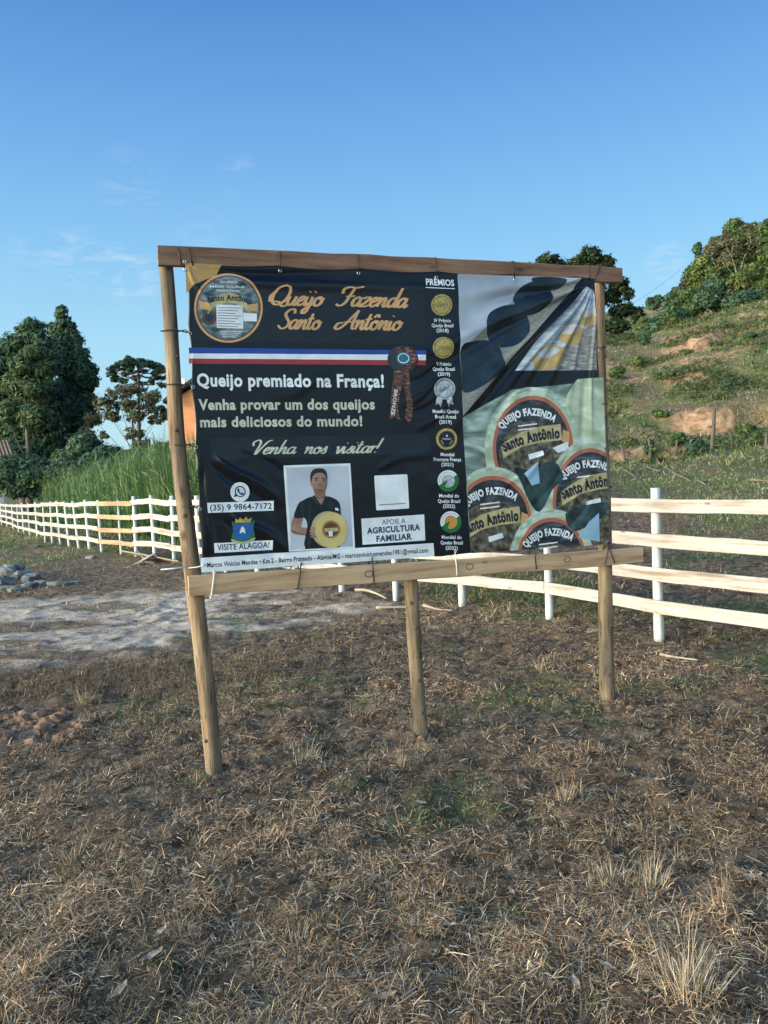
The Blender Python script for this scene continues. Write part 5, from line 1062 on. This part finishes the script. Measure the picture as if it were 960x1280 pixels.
for k, (bl, lb) in enumerate([([(105, 556, 18, 14), (90, 575, 20, 14)], 'dark shrub under the tall pointed tree'), ([(135, 568, 18, 10), (120, 578, 18, 12)], 'low round shrub right of the pointed tree'), ([(162, 572, 16, 8), (178, 568, 14, 9)], 'dark low shrub under the sparse tree'), ([(203, 564, 14, 9), (222, 560, 14, 10)], 'dark shrub just left of the left sign post'), ([(12, 590, 26, 20), (40, 592, 26, 20), (60, 600, 20, 14), (30, 610, 30, 12)], 'deep green shrub between the tiled roof and the cane'), ([(80, 592, 20, 14), (105, 590, 20, 14)], 'shrub filling the gap under the tall pointed tree'), ([(135, 590, 22, 14), (165, 588, 20, 14)], 'dense shrub row behind the middle of the cane'), ([(195, 586, 20, 14), (222, 582, 20, 14)], 'dense shrub behind the cane next to the left sign post')]):
    tree('shrub', lb, bl, 50 - k, 4200, .13, DG if k != 3 else MG, group=G1, trunk_r=.08, limbs=2, cat='shrub')
# behind the sign, only their tops or sides show
PINE = [(.022, .045, .022), (.03, .055, .022), (.018, .035, .022), (.05, .07, .025)]
tree('dark_pine', 'dark clumped pine showing above the right end of the top beam', [(737, 319, 15, 10), (757, 326, 11, 9), (722, 330, 12, 9), (748, 338, 18, 10), (773, 356, 14, 10), (786, 366, 8, 9), (764, 372, 14, 10), (778, 388, 16, 9), (797, 393, 9, 10), (770, 408, 18, 10), (786, 425, 9, 8), (765, 430, 14, 12), (735, 375, 20, 20), (728, 405, 22, 22), (738, 432, 24, 18), (718, 350, 14, 12), (770, 445, 14, 10)], 74, 8500, .17, PINE, trunk_r=.35, base_px=745)
tree('dark_pine', 'small pine top peeping over the middle of the top beam\'s right half', [(684, 324, 14, 7), (672, 335, 16, 9), (698, 334, 14, 9), (685, 355, 22, 14), (690, 380, 20, 18), (678, 405, 24, 20)], 84, 4000, .17, PINE, trunk_r=.3, base_px=685)
# hill forest
GF = 'trees of the woodland on the hilltop'
for lb, bl, d, n, pal, bk in [
    ('leafy crown at the very top of the woodland skyline', [(918, 286, 12, 12), (932, 296, 14, 12), (912, 304, 12, 12)], 80, 3400, MG, None),
    ('yellow-green crown beside the topmost one', [(935, 290, 12, 12), (945, 305, 12, 14), (930, 312, 14, 10)], 82, 2800, LG, None),
    ('tall crown at the right edge of the woodland', [(958, 292, 12, 16), (964, 318, 14, 22), (955, 345, 14, 16)], 78, 3400, MG, None),
    ('brownish thin crown left of the topmost tree', [(900, 306, 12, 10), (889, 314, 10, 8), (905, 322, 10, 10)], 79, 2000, BR, M_palebark),
    ('round green tree on the left slope of the woodland', [(880, 330, 12, 11), (868, 342, 12, 10), (889, 346, 14, 12), (876, 356, 14, 10)], 77, 3200, LG, None),
    ('green crown filling the woodland behind the pale-limbed tree', [(905, 334, 16, 14), (922, 332, 16, 14), (940, 328, 14, 12), (898, 344, 14, 10), (918, 348, 16, 10)], 80, 3600, MG, None),
    ('dense tree filling the lower left flank of the woodland', [(836, 392, 12, 10), (846, 398, 14, 12), (824, 404, 12, 9), (840, 410, 14, 8)], 73, 3200, DG, None),
    ('rounded dark tree where the woodland meets the pine', [(806, 406, 9, 10), (814, 420, 12, 10), (802, 428, 10, 9)], 72, 2200, MG, None),
    ('small bluish tree standing clear on the skyline', [(872, 311, 5, 7), (875, 322, 6, 6)], 92, 700, DG, None),
    ('dark green tree in the middle of the woodland', [(896, 358, 14, 12), (882, 374, 16, 12), (903, 378, 16, 10)], 74, 3400, DG, None),
    ('light crown low in the woodland at the right', [(938, 342, 14, 12), (925, 352, 14, 12), (950, 358, 14, 10), (936, 364, 18, 9)], 73, 3600, LG, None),
    ('dark low tree at the lower edge of the woodland', [(930, 372, 14, 7), (915, 378, 12, 7), (950, 370, 12, 8)], 70, 2200, DG, None),
    ('bushy green tree at the left of the woodland', [(858, 370, 12, 10), (846, 384, 13, 10), (866, 388, 14, 10), (852, 398, 14, 8)], 75, 3200, MG, None),
    ('low tree where woodland meets pasture', [(838, 398, 12, 8), (852, 406, 12, 7), (828, 408, 12, 7)], 72, 2200, MG, None),
    ('leftmost low tree of the woodland edge', [(818, 410, 10, 7), (808, 418, 9, 6), (826, 418, 9, 6)], 71, 1700, DG, None),
    ('small dark tree against the sky at the woodland end', [(813, 377, 5, 5), (823, 374, 6, 6), (818, 383, 7, 4)], 96, 800, DG, None),
    ('second dark skyline tree next to the woodland end', [(838, 372, 6, 7), (846, 364, 6, 6), (838, 384, 9, 7)], 94, 1000, DG, None),
    ('thin twiggy tree on the skyline above the bushy one', [(857, 352, 6, 6), (863, 343, 6, 6), (852, 360, 6, 5)], 90, 900, BR, M_palebark)]:
    tree('woodland_tree', lb, bl, d, n, .17, pal, bark=bk, group=GF, limbs=4, trunk_r=.16)
# bare pale-limbed tree in the wood
d = 76.0; b0 = at_depth(921, 345, d); root = empty('bare_tree', tuple(b0 - np.array([0, 0, 1.5])), label='pale-limbed half-bare tree spreading in the middle of the woodland', cat='tree')
V, Fc = tube([b0 - np.array([0, 0, 2.2]), b0], [.2, .15], 8); mesh('trunk', V, Fc, M_palebark, root)
for (x0, y0, x1, y1, r_) in ((921, 345, 915, 322, .12), (915, 322, 906, 300, .09), (915, 322, 917, 300, .07), (906, 300, 901, 293, .05), (921, 345, 930, 322, .1), (930, 322, 938, 305, .08), (938, 305, 936, 285, .06), (938, 305, 945, 296, .06), (938, 305, 930, 292, .05), (921, 345, 910, 335, .08), (910, 335, 903, 318, .06)):
    V, Fc = limb(at_depth(x0, y0, d - 3), at_depth(x1, y1, d - 3.5), r_ * .75, r_ * .4, .12); mesh('branch', V, Fc, M_palebark, root, smooth=True)
V, Fc, C_ = crown_leaves([(*at_depth(x, y, d - 4), 1.1, 1, .7) for x, y in ((905, 297), (936, 287), (917, 305), (940, 312), (912, 322))], 900, .13, BR, .4); mesh('crown', V, Fc, M_fol, root, col=C_)
# hillside shrubs: placed on the slope where the picture's rays meet it
def on_terrain(px, py, y0=14, y1=110):
    yy = np.linspace(y0, y1, 800); D = ray(px, py); X_ = D[0] / D[1] * yy; Z_ = EYE + D[2] / D[1] * yy; h_ = terrain(X_, yy)[0]; k = np.argmax(Z_ < h_); k = k if (Z_ < h_).any() else len(yy) - 1
    return np.array([X_[k], yy[k], h_[k]])
GS = 'shrubs dotted over the hillside'
for (px, py, rx, ry, pal, lb) in ((798, 452, 9, 12, LG, 'bright green shrub by the right sign post on the hillside'), (776, 465, 13, 9, MG, 'wide shrub immediately right of the right sign post'), (806, 425, 8, 8, DG, 'dark bush where the pine meets the slope'),
        (905, 482, 12, 5, DG, 'low dark shrub in the middle of the hillside'), (928, 478, 10, 5, DG, 'low shrub next to the middle hillside one'), (870, 560, 14, 16, DG, 'dense dark shrub overhanging the gully by the old posts'), (850, 550, 12, 12, MG, 'green shrub left of the gully shrub'),
        (812, 560, 5, 14, DG, 'tall narrow shrub round an old post'), (788, 552, 10, 6, MG, 'low green shrub left of the narrow one'), (930, 535, 12, 7, MG, 'green cap shrub on the earth bank right of the tall old post'), (950, 545, 10, 8, MG, 'shrub at the right edge above the earth bank'),
        (860, 440, 10, 4, MG, 'low shrub high on the slope'), (900, 430, 10, 4, MG, 'flat shrub near the top of the slope'), (835, 470, 10, 4, MG, 'shrub patch left on the middle slope'), (940, 420, 9, 4, DG, 'dark patch of shrub near the woodland edge'), (826, 520, 10, 5, MG, 'small shrub above the left earth scar')):
    p = on_terrain(px, py + ry * .8); s = p[1] / F; root = empty('hillside_shrub', tuple(p), label=lb, cat='shrub', group=GS)
    bl = [(p[0] + rng.uniform(-.5, .5) * rx * s, p[1] + rng.uniform(-.3, .3) * rx * s, p[2] + ry * s * rng.uniform(.4, 1.0), rx * s * .55, rx * s * .5, ry * s * .6) for _ in range(5)]
    V, Fc, C_ = crown_leaves(bl, 2200, .07, pal, .4); mesh('foliage', V, Fc, M_fol, root, col=C_); V, Fc = tube([p - (0, 0, .15), p + (0, 0, ry * s * .9)], [.05, .02], 6); mesh('stem', V, Fc, M_bark, root)
# low scrub and fern cover over the hillside
n = 9000; x = rng.uniform(4, 42, n); y = rng.uniform(26, 68, n); az = np.degrees(np.arctan2(x, y)); nse = fbm(x * .3, y * .3, 63, 4); keep = (az > 12) & (az < 34) & (rng.random(n) < sstep(.42, .62, nse)); x, y = x[keep], y[keep]; z, so = terrain(x, y); ok = so < .35; x, y, z = x[ok], y[ok], z[ok]
bl = [(x[i], y[i], z[i] + .12, .42, .42, .26) for i in range(len(x))]; V, Fc, C_ = crown_leaves(bl, 30 * len(bl), .075, [(.07, .115, .04), (.11, .15, .05), (.20, .17, .075), (.05, .085, .035), (.13, .13, .06)], .7)
tag(mesh('hillside_scrub', V, Fc, M_fol, col=C_), 'knee-high fern and scrub cover on the hillside', 'scrub', kind='stuff')

# old wire-fence posts on the slope
M_branch = woodmat('grey_branch', (.09, .07, .055), (.17, .14, .11), (.26, .22, .18), 'X', 8)
GO = 'old weathered posts along the foot of the hill'
prev = None
for (xt, yt, xb, yb, r_, lb) in ((893, 510, 889, 566, .07, 'tall old post with a pale top at the foot of the hill'), (911, 536, 916, 561, .07, 'short thick old post right of the tall one'), (846, 550, 844, 571, .05, 'thin old post left of the gully shrub'), (832, 552, 838, 574, .04, 'leaning thin post left of the gully'), (811, 548, 813, 575, .07, 'old post grown over by the narrow shrub'), (776, 556, 782, 580, .04, 'leaning stake just right of the right sign post'), (958, 540, 957, 560, .06, 'old post cut by the right edge of the view')):
    p = on_terrain(xb, yb); hgt = (yb - yt) * p[1] / F; q = at_depth(xt, yt, p[1])
    V, Fc = tube([p - (0, 0, .2), p, p * .5 + q * .5 + np.array([.02, 0, 0]), q], [r_, r_, r_ * .95, r_ * .85], 8, .1, int(xb)); tag(mesh('old_post', V, Fc, M_oldpost, smooth=True), lb, 'post', GO)
for (x0, y0, x1, y1, lb) in ((820, 574, 850, 598, 'grey fallen branch lying below the narrow shrub'), (850, 597, 862, 604, 'bent pale branch end in the grass below the gully'), (777, 588, 796, 600, 'fallen stick in the grass right of the right sign post'), (868, 604, 882, 610, 'short pale stick on the meadow'), (935, 603, 962, 606, 'pale branch lying near the right edge of the meadow'), (808, 585, 826, 592, 'thin fallen twig beneath the old overgrown post')):
    p, q = on_terrain(x0, y0), on_terrain(x1, y1); V, Fc = limb(p + (0, 0, .05), q + (0, 0, .06), .03, .014, .04); tag(mesh('fallen_branch', V, Fc, M_branch, smooth=True), lb, 'branch', 'fallen branches on the meadow')

# ------------------------------------------------------------------ cane field behind the left fence
pts = []; 
while len(pts) < 27000:
    k = rng.uniform(6.5, 27.5); i = int(k); f_ = k - i; q = posts[i] * (1 - f_) + posts[min(i + 1, len(posts) - 1)] * f_; off = 2.2 + 5.5 * rng.random() ** 1.3; q = q - toc[i] * off; px_lim = math.degrees(math.atan2(q[0], q[1]))
    if px_lim < -25.6 or px_lim > -4: continue
    pts.append((q[0], q[1], off))
pts = np.array(pts); z = terrain(pts[:, 0], pts[:, 1])[0]; n = len(pts); hgt = (3.3 + .6 * (fbm(pts[:, 0] * .5, pts[:, 1] * .5, 88, 3) - .5) * 2) * rng.uniform(.55, 1.02, n)
P = np.stack([pts[:, 0], pts[:, 1], z + hgt * rng.uniform(.05, .78, n)], -1); a = rng.uniform(0, 6.283, n); el_ = rng.uniform(.7, 1.5, n); d = np.stack([np.cos(a) * np.cos(el_), np.sin(a) * np.cos(el_), np.sin(el_)], -1)
CG = np.array([(.085, .175, .06), (.12, .22, .07), (.055, .115, .045), (.18, .28, .10), (.30, .35, .17)])
A1 = blades(P, d, rng.uniform(.6, 1.25, n), rng.uniform(.03, .055, n), rng.uniform(.15, .75, n), CG[rng.integers(0, 5, n)] * rng.uniform(.65, 1.3, (n, 1)), 4)
sel = rng.random(n) < .35; m = sel.sum(); A2 = blades(np.stack([pts[sel, 0], pts[sel, 1], z[sel]], -1), randdir(m, 1.35, 1.57), hgt[sel] * .95, np.full(m, .04), np.full(m, .02), CG[rng.integers(0, 3, m)] * rng.uniform(.5, 1.1, (m, 1)), 3)
V, Fc, C_ = join([A1, A2]); tag(mesh('cane_field', V, Fc, M_grass, col=C_), 'tall green forage cane growing densely behind the white fence', 'cane', kind='stuff')

# ------------------------------------------------------------------ buildings
M_tile = noisy('clay_roof_tile', [(.3, (.20, .10, .07)), (.7, (.42, .24, .17))], 5, bump=.2); M_plast = noisy('pinkish_plaster', [(.3, (.50, .42, .42)), (.7, (.62, .55, .54))], 3, bump=.1); M_orw = noisy('orange_plaster', [(.3, (.60, .24, .11)), (.7, (.70, .32, .16))], 2, bump=.1); M_dark = noisy('dark_timber', [(.3, (.03, .025, .03)), (.7, (.07, .05, .05))], 5)
M_wp = noisy('white_plaster', [(.3, (.66, .66, .66)), (.7, (.75, .75, .74))], 3, bump=.1)
# tiled lean-to at the left edge
e0 = at_depth(18, 566, 54.0); gz_ = H(e0[0], 54.0); hs_ = empty('tiled_house', (e0[0], 54, gz_), label='clay-tiled farm building with a pale pillar at the left edge', cat='building')
ex = e0[0]; eave = e0[2]
V, Fc = box((ex - 3.0, 56.5, eave + .35), (1, 0, 0), (0, math.cos(.32), math.sin(.32)), (0, -math.sin(.32), math.cos(.32)), 6.0, 5.4, .12); mesh('roof', V, Fc, M_dark, hs_)
V, Fc = box((ex - 3.0, 54.15, eave - .38), (1, 0, 0), (0, 1, 0), (0, 0, 1), 5.9, .12, .34); mesh('fascia', V, Fc, M_dark, hs_)
th_ = np.linspace(0, math.pi, 6); V = []; 
for s in (0, .48):
    for q in th_: V.append((math.cos(q) * .11, s * math.cos(.32), math.sin(q) * .07 + s * math.sin(.32) + (.02 if s == 0 else 0)))
Fc = [(k, k + 1, 7 + k, 6 + k) for k in range(5)]; tm = bpy.data.meshes.new('roof_tile'); tm.from_pydata(V, [], Fc); tm.materials.append(M_tile)
for i in range(11):
    for j in range(11):
        o = bpy.data.objects.new('roof_tile', tm); COL.objects.link(o); o.parent = hs_; o.location = Vector((ex - .1 - i * .24, 54.0 + j * .43 * math.cos(.32), eave - .42 + .02 + j * .43 * math.sin(.32))) - hs_.location
o.data.polygons.foreach_set('use_smooth', [True] * 5)
V, Fc = box(((ex - 1.0), 54.4, (eave - .5 + gz_) / 2), (1, 0, 0), (0, 1, 0), (0, 0, 1), .32, .32, eave - .5 - gz_, .01); mesh('pillar', V, Fc, M_plast, hs_)
V, Fc = box((ex - 3.8, 58.4, (eave + gz_) / 2), (1, 0, 0), (0, 1, 0), (0, 0, 1), 4.2, .2, eave - gz_ + .4); mesh('wall', V, Fc, M_plast, hs_)
V, Fc = box(((ex - 1.0), 54.38, eave - .62), (1, 0, 0), (0, 1, 0), (0, 0, 1), .42, .42, .26, .01); mesh('pillar_cap', V, Fc, M_orw, hs_)
hs_.rotation_euler = (0, 0, R(30))
# orange house behind the sign
D0 = 37.0; xl_, xr_ = at_depth(210.5, 540, D0)[0], at_depth(330, 540, D0)[0]; gzo = H(xl_, D0); zt = at_depth(228, 484, D0)[2]; oh = empty('orange_house', ((xl_ + xr_) / 2, D0, gzo), label='orange rendered house with white top glimpsed between the left post and the banner', cat='house')
xm = (xl_ + xr_) / 2; ym = at_depth(224, 470, D0)[2]; zl = at_depth(210, 505, D0)[2]
def prism(x0, x1, zs, y0, y1):
    n = len(zs); V = [(x, y0, z_) for x, z_ in zs] + [(x, y1, z_) for x, z_ in zs]; return np.array(V), [(k, (k + 1) % n, n + (k + 1) % n, n + k) for k in range(n)] + [list(range(n))[::-1], list(range(n, 2 * n))]
zpk = zt + .8
V, Fc = prism(0, 0, [(xl_, gzo - .3), (xr_, gzo - .3), (xr_, zl), (xr_, zl), (xm, zpk - .25), (xl_, zl)], D0, D0 + 6); mesh('wall', V, Fc, M_orw, oh)
xw = at_depth(226.5, 480, D0 - .02)[0]; xw2 = at_depth(232, 480, D0 - .02)[0]
V, Fc = box(((xw + xw2) / 2, D0 - .06, at_depth(229, 480, D0)[2] - .0), (1, 0, 0), (0, 1, 0), (0, 0, 1), xw2 - xw, .1, .5); mesh('white_trim', V, Fc, M_wp, oh)
for s_, xa in ((1, xl_ - .06), (-1, xr_ + .3)):
    za = zl - .1; V, Fc = prism(0, 0, [(xa, za + .1), (xm, zpk), (xm, zpk + .16), (xa, za + .26)], D0 - .5, D0 + 6.4); mesh('roof', V, Fc, M_dark, oh)
for px in (275, 305):
    c0 = at_depth(px, 540, D0 - .04); V, Fc = box(tuple(c0), (1, 0, 0), (0, 1, 0), (0, 0, 1), .9, .12, 1.0); wdw = mesh('window', V, Fc, M_wp, oh); V, Fc = box((c0[0], c0[1] - .065, c0[2]), (1, 0, 0), (0, 1, 0), (0, 0, 1), .74, .02, .84); mesh('pane', V, Fc, M_dark, wdw)
# overhead cable crossing the sky at the right
V, Fc = tube([at_depth(700, 410, 80) * (1 - q) + at_depth(850, 338, 84) * q - np.array([0, 0, 1.1 * math.sin(q * math.pi)]) for q in np.linspace(0, 1, 14)], [.012] * 14, 5)
tag(mesh('overhead_cable', V, Fc, M_black), 'thin power cable sagging between the pine and the wooded hill', 'cable')
